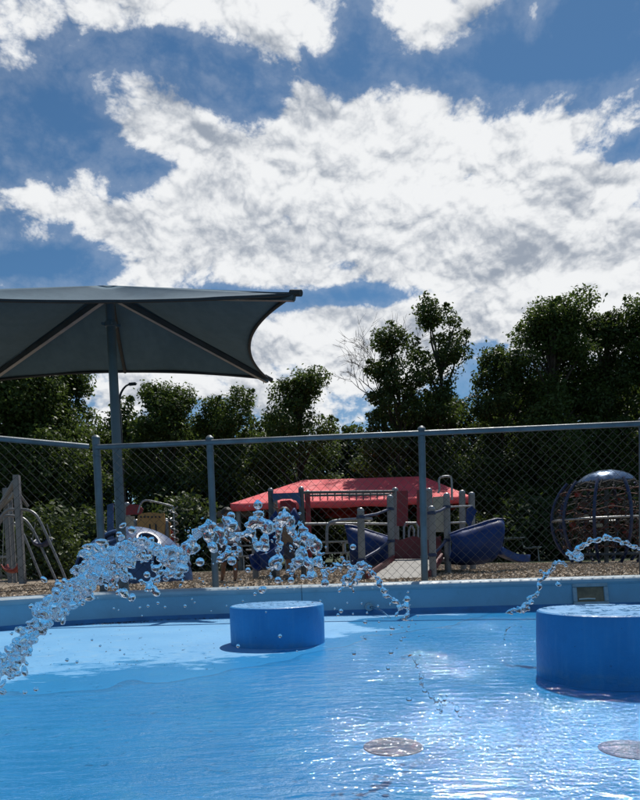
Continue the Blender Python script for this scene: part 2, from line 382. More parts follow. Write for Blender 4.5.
# ------------------------------------------------------------------ mesh helpers
W = {}          # world origin of each built object
class MB:
    def __init__(s): s.v = []; s.f = []
    def add(s, vs, fs):
        o = len(s.v); s.v += [tuple(p) for p in vs]; s.f += [tuple(i + o for i in f) for f in fs]; return s
    def box(s, c, size, rot=None):
        c = Vector(c); h = Vector(size) / 2; vs = []
        for z in (-1, 1):
            for x, y in ((-1, -1), (1, -1), (1, 1), (-1, 1)):
                p = Vector((x * h.x, y * h.y, z * h.z))
                if rot is not None: p = rot @ p
                vs.append(c + p)
        return s.add(vs, [(3, 2, 1, 0), (4, 5, 6, 7), (0, 1, 5, 4), (1, 2, 6, 5), (2, 3, 7, 6), (3, 0, 4, 7)])
    def bbox(s, c, size, b=0.01, rot=None):
        """box with chamfered edges"""
        bm = bmesh.new(); bmesh.ops.create_cube(bm, size=1)
        bmesh.ops.scale(bm, vec=Vector(size), verts=bm.verts)
        bmesh.ops.bevel(bm, geom=list(bm.edges), offset=b, segments=2, affect='EDGES')
        M = (rot.to_4x4() if rot is not None else Matrix.Identity(4)); c = Vector(c)
        bm.verts.index_update()
        s.add([c + (M @ v.co) for v in bm.verts], [[v.index for v in f.verts] for f in bm.faces]); bm.free(); return s
    def tube(s, pts, r, n=10, cap=True, closed=False):
        pts = [Vector(p) for p in pts]; m = len(pts)
        rs = r if isinstance(r, (list, tuple)) else [r] * m
        prev = None; rings = []
        for i, p in enumerate(pts):
            if closed: tg = pts[(i + 1) % m] - pts[i - 1]
            else: tg = pts[min(i + 1, m - 1)] - pts[max(i - 1, 0)]
            tg.normalize()
            if prev is None:
                a = Vector((0, 0, 1)) if abs(tg.z) < 0.9 else Vector((1, 0, 0))
                u = tg.cross(a).normalized()
            else:
                u = (prev - tg * prev.dot(tg))
                u = u.normalized() if u.length > 1e-6 else tg.orthogonal().normalized()
            prev = u; v = tg.cross(u)
            rings.append([p + (u * math.cos(2 * math.pi * k / n) + v * math.sin(2 * math.pi * k / n)) * rs[i] for k in range(n)])
        vs = [q for rg in rings for q in rg]; fs = []
        for i in range(m if closed else m - 1):
            j = (i + 1) % m
            for k in range(n):
                fs.append((i * n + k, i * n + (k + 1) % n, j * n + (k + 1) % n, j * n + k))
        if cap and not closed:
            fs.append(tuple(range(n - 1, -1, -1))); fs.append(tuple((m - 1) * n + k for k in range(n)))
        return s.add(vs, fs)
    def lathe(s, c, prof, n=24, cap=True):
        c = Vector(c); vs = []; fs = []; m = len(prof)
        for (r, z) in prof:
            for k in range(n):
                a = 2 * math.pi * k / n; vs.append(c + Vector((r * math.cos(a), r * math.sin(a), z)))
        for i in range(m - 1):
            for k in range(n):
                fs.append((i * n + k, i * n + (k + 1) % n, (i + 1) * n + (k + 1) % n, (i + 1) * n + k))
        if cap:
            fs.append(tuple(range(n - 1, -1, -1))); fs.append(tuple((m - 1) * n + k for k in range(n)))
        return s.add(vs, fs)
    def prism(s, poly, ext):
        """polygon (list of 3D points) extruded by vector ext"""
        n = len(poly); e = Vector(ext); poly = [Vector(p) for p in poly]
        vs = poly + [p + e for p in poly]
        fs = [tuple(range(n)), tuple(range(2 * n - 1, n - 1, -1))]
        fs += [(i + n, (i + 1) % n + n, (i + 1) % n, i) for i in range(n)]
        return s.add(vs, fs)
    def grid(s, rows):
        m, n = len(rows), len(rows[0]); vs = [p for r in rows for p in r]
        return s.add(vs, [(i * n + j, i * n + j + 1, (i + 1) * n + j + 1, (i + 1) * n + j) for i in range(m - 1) for j in range(n - 1)])
    def build(s, name, mat, parent=None, origin=None, smooth=True, mods=()):
        o0 = W[parent] if parent is not None else Vector(origin if origin is not None else (0, 0, 0))
        me = bpy.data.meshes.new(name)
        me.from_pydata([Vector(p) - o0 for p in s.v], [], s.f)
        bm = bmesh.new(); bm.from_mesh(me); bmesh.ops.recalc_face_normals(bm, faces=bm.faces); bm.to_mesh(me); bm.free()
        me.materials.append(MAT[mat] if isinstance(mat, str) else mat)
        if smooth: me.shade_smooth()
        ob = bpy.data.objects.new(name, me); col.objects.link(ob)
        if smooth:
            try: me.set_sharp_from_angle(angle=R_(38))
            except Exception: pass
        if parent is not None: ob.parent = parent
        else: ob.location = o0
        W[ob] = o0.copy()
        return ob
def tag(o, label=None, cat=None, group=None, kind=None):
    if label: o['label'] = label
    if cat: o['category'] = cat
    if group: o['group'] = group
    if kind: o['kind'] = kind
    return o
def thing(name, loc, label, cat, group=None):
    o = bpy.data.objects.new(name, None); col.objects.link(o)
    o.empty_display_size = 0.1
    o.location = loc; W[o] = Vector(loc)
    return tag(o, label, cat, group)
def np_mesh(name, verts, quads, mat, parent=None, origin=None, smooth=False):
    o0 = W[parent] if parent is not None else Vector(origin if origin is not None else (0, 0, 0))
    me = bpy.data.meshes.new(name)
    verts = np.asarray(verts, dtype=np.float32) - np.array(o0, dtype=np.float32)
    nq, k = quads.shape
    me.vertices.add(len(verts)); me.vertices.foreach_set('co', verts.ravel())
    me.loops.add(nq * k); me.loops.foreach_set('vertex_index', quads.astype(np.int32).ravel())
    me.polygons.add(nq)
    me.polygons.foreach_set('loop_start', np.arange(0, nq * k, k, dtype=np.int32))
    try: me.polygons.foreach_set('loop_total', np.full(nq, k, dtype=np.int32))
    except Exception: pass
    me.update(calc_edges=True); me.validate()
    me.materials.append(MAT[mat])
    if smooth: me.shade_smooth()
    ob = bpy.data.objects.new(name, me); col.objects.link(ob)
    if parent is not None: ob.parent = parent
    else: ob.location = o0
    W[ob] = o0.copy()
    return ob
def spline(pts, n):
    """Catmull-Rom through pts, n samples per span"""
    P = [Vector(p) for p in pts]; P = [P[0] * 2 - P[1]] + P + [P[-1] * 2 - P[-2]]; out = []
    for i in range(1, len(P) - 2):
        for k in range(n):
            t = k / n; a, b, c, d = P[i - 1], P[i], P[i + 1], P[i + 2]
            out.append(0.5 * ((2 * b) + (c - a) * t + (2 * a - 5 * b + 4 * c - d) * t * t + (3 * b - a - 3 * c + d) * t ** 3))
    out.append(P[-2]); return out

# ------------------------------------------------------------------ the basin
LIPZ, FLOORZ = 0.178, -0.05
lip_front = [(-4.6, 1.6), (-4.3, 2.45), (-3.6, 3.35), (-2.9, 4.02), (-2.3, 4.5), (-1.9, 4.76), (-1.45, 4.92), (-0.9, 4.975), (0.2, 4.965), (1.3, 4.93), (2.5, 4.84), (3.6, 4.70), (4.6, 4.25), (5.2, 3.4), (5.4, 2.2)]
back = [(5.3, 0.6), (4.8, -1.0), (3.6, -2.3), (1.8, -2.9), (-0.4, -3.0), (-2.4, -2.5), (-3.9, -1.4), (-4.6, 0.2)]
loop = lip_front + back
LL = spline([(x, y, 0) for x, y in loop + [loop[0]]], 8)[:-1]
NL = len(LL)
CEN = Vector((0.4, 1.0, 0))
def inward(i):
    tg = (LL[(i + 1) % NL] - LL[i - 1]).normalized()
    n = Vector((-tg.y, tg.x, 0))
    return n if n.dot(CEN - LL[i]) > 0 else -n
INW = [inward(i) for i in range(NL)]
def floor_z(x, y):
    # gently dished floor: falls towards the right and the middle of the pool
    d1 = 0.40 * x + 0.92 * (2.66 - y)          # grows towards the deeper side on the left part
    fall = 0.011 * (d1 + 0.42)
    deep = max(0.0, x + 0.35) * 0.0075
    wob = 0.0013 * math.sin(4.1 * x + 2.0 * y) * math.sin(3.3 * y - 1.7 * x) + 0.0009 * math.sin(11 * x - 5 * y + 1) * math.sin(9 * y + 4 * x) + 0.0005 * math.sin(23 * x + 3) * math.sin(19 * y)
    z = wob - 0.0520 - max(-0.010, min(0.034, fall)) * 0.9 - min(0.012, deep)
    return z
# pool floor: a grid clipped to the basin outline by walking rays from the centre
def basin_sheet(zf, shrink, nr):
    rows = []
    for k in range(nr + 1):
        f = (k / nr)
        row = []
        for i in range(NL + 1):
            p = LL[i % NL] + INW[i % NL] * shrink
            q = CEN + (p - CEN) * f
            row.append(Vector((q.x, q.y, zf(q.x, q.y))))
        rows.append(row)
    return rows
mb = MB().grid(basin_sheet(floor_z, 0.24, 110)[1:])
rows0 = basin_sheet(floor_z, 0.24, 110)[1]
mb.add([Vector((CEN.x, CEN.y, floor_z(CEN.x, CEN.y)))] + rows0, [(0, i + 1, i + 2) for i in range(NL)])
tag(mb.build('pool_floor', 'pool_paint'), 'pale blue painted pool floor', kind='structure')
WATERZ = -0.0555
mb = MB()
rw = basin_sheet(lambda x, y: WATERZ, 0.27, 20)
mb.grid(rw[1:]).add([Vector((CEN.x, CEN.y, WATERZ))] + rw[1], [(0, i + 1, i + 2) for i in range(NL)])
tag(mb.build('water', 'thin_water'), 'shallow rippled water in the pool', kind='structure')

# wall: coping lip, battered face, dark painted band at the foot
wall = thing('pool_wall', (0, 4.95, FLOORZ), 'low pale blue pool wall with rounded coping lip', 'wall')
PROF_FACE = [(0.214, LIPZ - 0.050), (0.216, 0.10), (0.224, 0.04), (0.236, -0.012)]
PROF_BAND = [(0.2365, -0.0121), (0.245, -0.030), (0.262, -0.046), (0.29, -0.085)]
PROF_LIP = [(0.04, 0.0), (0.04, LIPZ - 0.02), (0.06, LIPZ - 0.004), (0.12, LIPZ + 0.002), (0.196, LIPZ), (0.214, LIPZ - 0.006), (0.226, LIPZ - 0.018), (0.228, LIPZ - 0.036), (0.218, LIPZ - 0.052)]
def sweep(prof, i0, i1, mat, name, gap=0.0):
    m = MB(); rows = []
    idx = list(range(i0, i1 + 1))
    for k, i in enumerate(idx):
        p = LL[i % NL].copy(); n = INW[i % NL]
        if gap and k == 0: p = p + (LL[(i + 1) % NL] - p).normalized() * gap
        if gap and k == len(idx) - 1: p = p + (LL[(i - 1) % NL] - p).normalized() * gap
        rows.append([Vector((p.x + n.x * a, p.y + n.y * a, z)) for a, z in prof])
    m.grid(rows)
    return m.build(name, mat, wall)
def near_idx(x, y): return min(range(NL), key=lambda i: (LL[i] - Vector((x, y, 0))).length)
seam_a = near_idx(-3.6, 3.35); seam_b = near_idx(-0.14, 4.97); seam_c = near_idx(3.2, 4.76)
# put a joint vertex exactly at the visible seam
LL[seam_b].x = at(303, 595, 4.95).x
cuts = [seam_a, seam_b, seam_c]
c = seam_c
while c + 14 < seam_a + NL:
    c += 14; cuts.append(c)
cuts.append(seam_a + NL)
for a, b in zip(cuts[:-1], cuts[1:]):
    pn = sweep(PROF_FACE, a, b, 'wall_blue', 'wall_panel', 0.002)
    sweep(PROF_LIP, a, b, 'lip_paint', 'coping', 0.002)
    sweep(PROF_BAND, a, b, 'band_blue', 'painted_band', 0.0)
sweep([(0.08, 0.0), (0.08, LIPZ - 0.05), (0.200, LIPZ - 0.06), (0.206, 0.10), (0.214, 0.04), (0.226, -0.018), (0.236, -0.04), (0.27, -0.095)], 0, NL, 'seal', 'joint_backing')

# ------------------------------------------------------------------ ground
def ring_ground():
    m = MB(); rows = []
    for f in (0, 0.25, 0.6, 1.2, 2.5, 6, 14, 40, 120, 330):
        row = []
        for i in range(NL + 1):
            p = LL[i % NL] + INW[i % NL] * 0.06
            d = (p - CEN).normalized()
            q = p + d * f * 1.8 if f else p
            row.append(Vector((q.x, q.y, 0.0)))
        rows.append(row)
    return m.grid(rows)
tag(ring_ground().build('ground', 'grass_ground', smooth=False), 'grassy ground around the pool', kind='structure')
# wood-chip bed under the playground
random.seed(5)
far_edge = [(-13, 15.5), (-9, 16.2), (-6, 17.0), (-3, 18.2), (0, 19.0), (3, 18.6), (5, 17.4), (7.5, 15.6), (11, 14.8)]
near_edge = [(-13, 3.0), (-9, 4.2)] + [(LL[i].x + INW[i].x * 0.03, LL[i].y + INW[i].y * 0.03) for i in range(near_idx(-3.6, 3.35), near_idx(4.6, 4.25))] + [(8, 4.6), (11, 4.4)]
FE = spline([(x, y, 0) for x, y in far_edge], 6); NE = [Vector((x, y, 0)) for x, y in near_edge]
def resample(P, n):
    L = [0]
    for a, b in zip(P[:-1], P[1:]): L.append(L[-1] + (b - a).length)
    out = []
    for k in range(n):
        t = L[-1] * k / (n - 1); j = max(i for i in range(len(L)) if L[i] <= t + 1e-9); j = min(j, len(P) - 2)
        out.append(P[j].lerp(P[j + 1], (t - L[j]) / (L[j + 1] - L[j])))
    return out
A, B = resample(NE, 120), resample(FE, 120)
rows = []
for k in range(61):
    f = k / 60; row = []
    for a, b in zip(A, B):
        p = a.lerp(b, f); n1 = math.sin(p.x * 1.3 + p.y * 0.7) * math.sin(p.y * 1.1 - p.x * 0.4)
        p.z = 0.022 + 0.013 * n1 + random.uniform(-0.004, 0.004)
        row.append(p)
    rows.append(row)
tag(MB().grid(rows).build('mulch_bed', 'mulch'), 'brown wood chip bed under the playground', kind='structure')
rng = np.random.default_rng(3)
def scatter_chips(n):
    t = rng.random(n); u = rng.random(n) ** 0.75
    ia = (t * 118).astype(int)
    Aa = np.array([list(p) for p in A]); Bb = np.array([list(p) for p in B])
    keep = (Aa[ia, 0] > -5.2) & (Aa[ia, 0] < 6)
    ia, u = ia[keep], u[keep] * 0.8; n = len(ia)
    fr = rng.random(n)[:, None]
    a = Aa[ia] * (1 - fr) + Aa[ia + 1] * fr; b = Bb[ia] * (1 - fr) + Bb[ia + 1] * fr
    c = a + (b - a) * (0.12 + u)[:, None] * 1.0
    c[:, 2] = 0.035 + 0.013 * np.sin(c[:, 0] * 1.3 + c[:, 1] * 0.7) * np.sin(c[:, 1] * 1.1 - c[:, 0] * 0.4)
    d1 = rng.normal(size=(n, 3)); d1[:, 2] *= 0.45; d1 /= np.linalg.norm(d1, axis=1)[:, None]
    d2 = np.cross(d1, rng.normal(size=(n, 3))); d2 /= np.linalg.norm(d2, axis=1)[:, None]
    l = rng.uniform(0.010, 0.028, n)[:, None]; wd_ = rng.uniform(0.006, 0.012, n)[:, None]
    v = np.stack([c - d1 * l - d2 * wd_, c + d1 * l - d2 * wd_, c + d1 * l + d2 * wd_, c - d1 * l + d2 * wd_], 1).reshape(-1, 3)
    return v, np.arange(n * 4).reshape(n, 4)
v, q = scatter_chips(80000)
tag(np_mesh('wood_chips', v, q, 'chip'), 'loose wood chips lying on the playground bed', 'wood chips', kind='stuff')

# ------------------------------------------------------------------ things in the pool
def drum(cx, cy, r, zt, label, seed):
    rnd = random.Random(seed)
    t = thing('seat_drum', (cx, cy, -0.075), label, 'pool seat', 'blue drum seats in the pool')
    zb = -0.075
    prof = [(r, zb), (r, zb + 0.05), (r * 1.002, (zb + zt) / 2), (r, zt - 0.012), (r - 0.003, zt - 0.004), (r - 0.010, zt)]
    MB().lathe((cx, cy, 0), prof, 72, cap=False).build('side', 'drum_side', t)
    # worn top disc, slightly uneven
    m = MB(); rows = []
    for k in range(1, 15):
        f = k / 14; row = []
        for j in range(73):
            a = 2 * math.pi * (j % 72) / 72
            row.append(Vector((cx + (r - 0.010) * f * math.cos(a), cy + (r - 0.010) * f * math.sin(a), zt - 0.0012 * (1 - f) + (0.0012 * math.sin(a * 5 + k) * (1 - f)))))
        rows.append(row)
    m.grid(rows); m.add([(cx, cy, zt - 0.001)] + [tuple(p) for p in rows[0]], [(0, i + 1, i + 2) for i in range(72)])
    m.build('top', 'drum_top', t)
    return t
def drum_top_mat():
    m = bpy.data.materials.new('drum_top'); m.use_nodes = True
    t = NT(m.node_tree); out = t.n('ShaderNodeOutputMaterial'); b = t.n('ShaderNodeBsdfPrincipled')
    co = t.n('ShaderNodeTexCoord').outputs['Object']
    c = t.mix(t.ramp(t.noise(co, 5, 7, 0.65), 0.3, 0.7), (0.06, 0.28, 0.58), (0.13, 0.36, 0.64))
    wet = t.ramp(t.noise(co, 22, 7, 0.7), 0.50, 0.60)
    c = t.mix(t.math('MULTIPLY', wet, 0.6), c, (0.03, 0.17, 0.40))
    t.put(b.inputs['Base Color'], c); t.put(b.inputs['Roughness'], t.ramp(wet, 0, 1, 0.55, 0.1))
    bp = t.n('ShaderNodeBump'); bp.inputs['Strength'].default_value = 0.5; bp.inputs['Distance'].default_value = 0.004
    t.link(t.noise(co, 45, 5, 0.6), bp.inputs['Height']); t.link(bp.outputs[0], b.inputs['Normal'])
    t.link(b.outputs[0], out.inputs[0]); MAT['drum_top'] = m
drum_top_mat()
def drum_side_mat():
    m = bpy.data.materials.new('drum_side'); m.use_nodes = True
    t = NT(m.node_tree); out = t.n('ShaderNodeOutputMaterial'); b = t.n('ShaderNodeBsdfPrincipled')
    co = t.n('ShaderNodeTexCoord').outputs['Object']; sp = t.n('ShaderNodeSeparateXYZ'); t.link(co, sp.inputs[0])
    c = t.mix(t.ramp(t.noise(co, 4, 7, 0.62), 0.3, 0.7), (0.014, 0.21, 0.50), (0.022, 0.275, 0.62))
    run = t.ramp(t.noise(t.mapping(co, (1, 1, 0.10)), 26, 5, 0.6), 0.50, 0.66)                 # old drip runs in the paint
    c = t.mix(t.math('MULTIPLY', run, 0.30), c, (0.05, 0.30, 0.58))
    scale = t.math('MULTIPLY', t.ramp(t.math('ADD', sp.outputs[2], t.math('MULTIPLY', t.noise(co, 14, 5, 0.6), 0.03)), 0.055, 0.075, 1, 0), t.ramp(t.noise(co, 30, 5, 0.6), 0.35, 0.65))
    c = t.mix(t.math('MULTIPLY', scale, 0.35), c, (0.10, 0.26, 0.40))                            # lime scale above the water
    chip = t.ramp(t.noise(co, 38, 6, 0.68), 0.66, 0.70)
    c = t.mix(t.math('MULTIPLY', chip, 0.75), c, (0.02, 0.07, 0.16))
    t.put(b.inputs['Base Color'], c); t.put(b.inputs['Roughness'], t.ramp(run, 0, 1, 0.52, 0.36))
    bp = t.n('ShaderNodeBump'); bp.inputs['Strength'].default_value = 0.35; bp.inputs['Distance'].default_value = 0.008
    t.link(t.noise(co, 60, 5, 0.65), bp.inputs['Height']); t.link(bp.outputs[0], b.inputs['Normal'])
    t.link(b.outputs[0], out.inputs[0]); MAT['drum_side'] = m
drum_side_mat()
drum(-0.228, 3.335, 0.245, 0.150, 'small blue drum seat standing on the edge of the dry floor', 1)
drum(1.035, 2.30, 0.245, 0.172, 'blue drum seat standing in the water, below the bolted wall plate', 2)

# bolted plate over the skimmer opening in the wall
wi = near_idx(2.02, 4.88); wn_ = INW[wi]
pc = at(590, 594.5, 4.66); tx = Vector((wn_.y, -wn_.x, 0)); tx = tx if tx.x > 0 else -tx
up_ = (Vector((0, 0, 1)) * 0.97 - wn_ * 0.24).normalized(); nn = tx.cross(up_).normalized(); nn = nn if nn.dot(wn_) > 0 else -nn
fr_ = Matrix((tx, up_, nn)).transposed()
sk = thing('skimmer_plate', pc, 'square bolted skimmer plate with brown board set in the pool wall', 'pool fitting')
def loc3(a, b, c_): return pc + tx * a + up_ * b + nn * c_
hw, hh = 0.125, 0.086
fm = MB()
for (a, b, sx, sy) in ((0, hh - 0.016, 2 * hw, 0.030), (0, -hh + 0.016, 2 * hw, 0.030), (-hw + 0.015, 0, 0.030, 2 * hh - 0.066), (hw - 0.015, 0, 0.030, 2 * hh - 0.066)):
    fm.bbox(loc3(a, b, 0.010), (sx, sy, 0.014), 0.003, fr_)
fo = fm.build('frame', 'plate', sk)
for k in range(6):
    for b in (hh - 0.016, -hh + 0.016):
        MB().lathe((0, 0, 0), [(0.0055, 0), (0.0055, 0.003), (0.003, 0.005)], 8).build('bolt', 'seal', fo).matrix_local = Matrix.Translation(loc3(-hw + 0.02 + k * (2 * hw - 0.04) / 5, b, 0.0172) - pc) @ fr_.to_4x4()
for k in range(3):
    for a in (-hw + 0.015, hw - 0.015):
        MB().lathe((0, 0, 0), [(0.0055, 0), (0.0055, 0.003), (0.003, 0.005)], 8).build('bolt', 'seal', fo).matrix_local = Matrix.Translation(loc3(a, -hh + 0.05 + k * (2 * hh - 0.1) / 2, 0.0172) - pc) @ fr_.to_4x4()
MB().bbox(loc3(0, 0, 0.004), (2 * hw - 0.05, 2 * hh - 0.05, 0.004), 0.001, fr_).build('board', 'rust_board', sk)
MB().tube([loc3(-0.085, -0.035, 0.012), loc3(-0.02, -0.032, 0.013), loc3(0.03, -0.035, 0.012)], 0.006, 8).build('pipe', 'white_pipe', sk)

# water inlet in the wall with its thin stream
ip = at(369, 607, 4.70)
inl = thing('water_inlet', ip, 'round water inlet in the dark band of the pool wall', 'pool fitting')
MB().tube([ip + Vector((0, 0.06, 0.0)), ip + Vector((0, -0.012, 0))], 0.030, 20).build('flange', 'plate', inl)
MB().tube([ip + Vector((0, -0.0121, 0)), ip + Vector((0, -0.022, 0))], 0.017, 16).build('nozzle', 'wall_blue', inl)
sp0 = ip + Vector((0.01, -0.02, 0)); sp1 = at(393, 621, 4.36)
pts = [sp0.lerp(sp1, f) + Vector((0, 0, 0.02 * math.sin(math.pi * f))) for f in [i / 12 for i in range(13)]]
tag(MB().tube(pts, [0.009 - 0.0004 * i + 0.001 * math.sin(i * 2.1) for i in range(13)], 8).build('water_stream', 'splash', None, ip), 'thin stream of water spouting from the round wall inlet', 'water jet')

# drain covers under the water
def drain(cx, cy, r, label):
    z = floor_z(cx, cy)
    t = thing('drain_cover', (cx, cy, z), label, 'drain', 'rusty drain covers in the pool floor')
    MB().lathe((cx, cy, z - 0.01), [(r, 0), (r, 0.012), (r * 0.9, 0.0155), (0.012, 0.016), (0.004, 0.0165)], 36).build('plate', 'rust_drain', t)
    for k in ():
        h = math.sqrt(max(0.0, (r * 0.8) ** 2 - (k * r * 0.22) ** 2))
        MB().box((cx, cy + k * r * 0.22, z + 0.0075), (2 * h, r * 0.07, 0.0030)).build('slot', 'rust_slot', t)
drain(0.165, 1.525, 0.072, 'rusty round drain cover under the water where the arc lands')
drain(0.715, 1.47, 0.072, 'rusty round drain cover under the water before the blue drum')

# leaf litter blown against the foot of the wall, and single leaves on the floor
def litter(name, spots, label, kind=None, origin=(0, 0, 0)):
    m = MB(); rnd = random.Random(len(spots))
    for (x, y, s, z) in spots:
        a = rnd.uniform(0, 6.28); ca, sa = math.cos(a) * s, math.sin(a) * s
        p = Vector((x, y, z)); u = Vector((ca, sa, rnd.uniform(0, .3) * s)); v_ = Vector((-sa * .45, ca * .45, rnd.uniform(0, .4) * s))
        m.add([p - u, p - v_ * 0.8 + Vector((0, 0, .002)), p + u, p + v_], [(0, 1, 2), (0, 2, 3)])
    return tag(m.build(name, 'leaf_litter', None, origin, smooth=False), label, 'leaf litter' if kind else 'leaf', kind=kind)
rl = random.Random(8)
spots = []
for k in range(420):
    x = rl.uniform(-1.95, -0.75) if k % 3 else rl.gauss(-1.42, 0.1)
    i = near_idx(x, 4.9); y = LL[i].y + INW[i].y * 0.29 - abs(rl.gauss(0, 0.022)) - (abs(rl.gauss(0, 0.05)) if abs(x + 1.42) < .2 else 0)
    spots.append((x, y, rl.uniform(0.003, 0.011), floor_z(x, y) + 0.004))
for k in range(90):
    p = atz(rl.uniform(20, 225), rl.uniform(630, 668), -0.046)
    spots.append((p.x, p.y, rl.uniform(0.002, 0.007), floor_z(p.x, p.y) + 0.0015))
litter('leaf_litter', spots, 'line of brown leaf litter along the foot of the pool wall', 'stuff')
for (px, py, s, lb) in ((405, 656, 0.028, 'single brown leaf floating between the drum and the falling arc'), (183, 651, 0.010, 'tiny dark leaf scrap on the dry floor left of the small drum'), (140, 640, 0.012, 'small brown leaf scrap on the dry floor near the wall litter')):
    p = atz(px, py, -0.052)
    litter('fallen_leaf', [(p.x, p.y, s, WATERZ + 0.004 if px > 300 else floor_z(p.x, p.y) + 0.002), (p.x + s * .8, p.y, s * .5, (WATERZ if px > 300 else floor_z(p.x, p.y)) + 0.004)], lb, origin=(p.x, p.y, WATERZ))

# ------------------------------------------------------------------ chain-link fence
RAILZ = 1.345
def fy(x): return 5.135 - 0.065 * x
def chain_mesh(A, B, z0, z1):
    L = (B - A).length; d = (B - A) / L; s = 0.0365; r = 0.0016
    nw = int(L / s); s = L / nw; nr = int((z1 - z0) / 0.0365)
    hz = (z1 - z0) / nr
    n = Vector((-d.y, d.x, 0)); m = MB()
    rs = random.Random(int(A.x * 1000))
    for i in range(nw):
        pts = []
        for k in range(nr + 1):
            left = (k + i) % 2 == 0
            dist = i * s if left else (i + 1) * s
            off = 0.0018 if left else -0.0018
            pts.append(A + d * dist + n * (off + 0.004 * math.sin(i * 0.21) * math.sin(k * 0.3)) + Vector((0, 0, z0 + k * hz + 0.0015 * math.sin(i * .37 + k))))
        m.tube(pts, r, 4, cap=False)
    return m
def fence(pts, label, z0, ext=0.03, first_tall=True):
    t = thing('chain_link_fence', (pts[0].x, pts[0].y, 0), label, 'fence')
    for i, p in enumerate(pts):
        corner = (i == 0)
        if corner and not first_tall: continue
        zt = RAILZ + (0.055 if corner else 0.012); r = 0.030 if corner else 0.0275
        post = MB().tube([Vector((p.x, p.y, 0)), Vector((p.x, p.y, 0.6)), Vector((p.x, p.y, zt))], r, 16).build('post', 'galv', t)
        MB().lathe((p.x, p.y, zt - 0.004), [(r + 0.004, 0), (r + 0.005, 0.010), (r * 0.8, 0.024), (r * 0.35, 0.032)], 16).build('cap', 'galv', post)
        for zz in (RAILZ - 0.09, 0.75, 0.35):
            MB().lathe((p.x, p.y, zz), [(r + 0.001, 0), (r + 0.004, 0.001), (r + 0.004, 0.015), (r + 0.001, 0.016)], 16, cap=False).build('tie_band', 'galv', post)
    for a, b in zip(pts[:-1], pts[1:]):
        d = (b - a).normalized()
        n = Vector((-d.y, d.x, 0)); n = n if n.y > 0 else -n
        o = -n * 0.022
        MB().tube([Vector((a.x, a.y, RAILZ - 0.02)) + o + d * 0.0, Vector((b.x, b.y, RAILZ - 0.02)) + o], 0.0215, 12).build('top_rail', 'galv', t)
        MB().tube([Vector((a.x, a.y, z0 + 0.012)), Vector((b.x, b.y, z0 + 0.012))], 0.0028, 6).build('tension_wire', 'galv_wire', t)
        chain_mesh(Vector((a.x, a.y, 0)) + n * 0.012, Vector((b.x, b.y, 0)) + n * 0.012, z0, RAILZ - 0.03).build('wire_mesh', 'galv_wire', t, smooth=False)
    return t
corner = Vector((-1.775, 5.25, 0))
bx = [-0.845, 0.835, 2.515, 4.2, 5.9]
fence([corner] + [Vector((x, fy(x), 0)) for x in bx], 'long chain link fence with grey posts behind the pool wall', 0.11)
dl = Vector((-0.60, -0.53, 0)).normalized()
fence([corner + dl * 0.075 + Vector((0, 0.0, 0))] + [corner + dl * (1.7 * k) for k in (1, 2, 3)], 'chain link fence run turning off at the corner beside the umbrella pole', 0.19, first_tall=False)

# ------------------------------------------------------------------ cantilever-free square shade umbrella
ZE = 2.90
NR_ = atz(295, 293, ZE); FR_ = atz(268, 378, ZE)
PB = at(121, 525, 7.55); PB.z = 0
PB.x = at(109.5, 300, 7.55).x * 0.5 + PB.x * 0.5
NLc = Vector((2 * PB.x - FR_.x, 2 * PB.y - FR_.y, ZE)); FL_ = Vector((2 * PB.x - NR_.x, 2 * PB.y - NR_.y, ZE))
APEX = Vector((PB.x, PB.y, at(105, 285.5, 7.55).z))
um = thing('shade_umbrella', PB, 'big slate grey fabric shade umbrella on a steel pole behind the fence', 'umbrella')
MB().tube([PB, PB + Vector((0, 0, 1.2)), Vector((PB.x, PB.y, APEX.z - 0.12))], [0.058, 0.055, 0.050], 20).build('pole', 'umb_steel', um)
MB().lathe(PB, [(0.15, 0), (0.15, 0.035), (0.07, 0.04), (0.062, 0.09)], 24).build('base_plate', 'umb_steel', um)
cl = MB().lathe((PB.x, PB.y, APEX.z - 0.47), [(0.051, 0), (0.066, 0.002), (0.066, 0.055), (0.051, 0.057)], 20, cap=False).build('collar', 'umb_steel', um)
for k in range(4):
    a = k * math.pi / 2 + 0.4; d = Vector((math.cos(a), math.sin(a), 0))
    MB().bbox(Vector((PB.x, PB.y, APEX.z - 0.442)) + d * 0.085, (0.045, 0.012, 0.035), 0.003, Matrix.Rotation(a, 3, 'Z')).build('lug', 'umb_steel', cl)
MB().lathe((PB.x, PB.y, APEX.z - 0.17), [(0.05, 0), (0.085, 0.02), (0.085, 0.07), (0.06, 0.11), (0.02, 0.13)], 20).build('hub', 'umb_steel', um)
corners = [NR_, FR_, FL_, NLc]
CXY = Vector((PB.x, PB.y, ZE))
def edge(c0, c1, u, sag):
    p = c0.lerp(c1, u); q = CXY - c0.lerp(c1, 0.5); q.z = 0
    s = 4 * u * (1 - u)
    return p + q.normalized() * sag * s + Vector((0, 0, 0.035 * s))
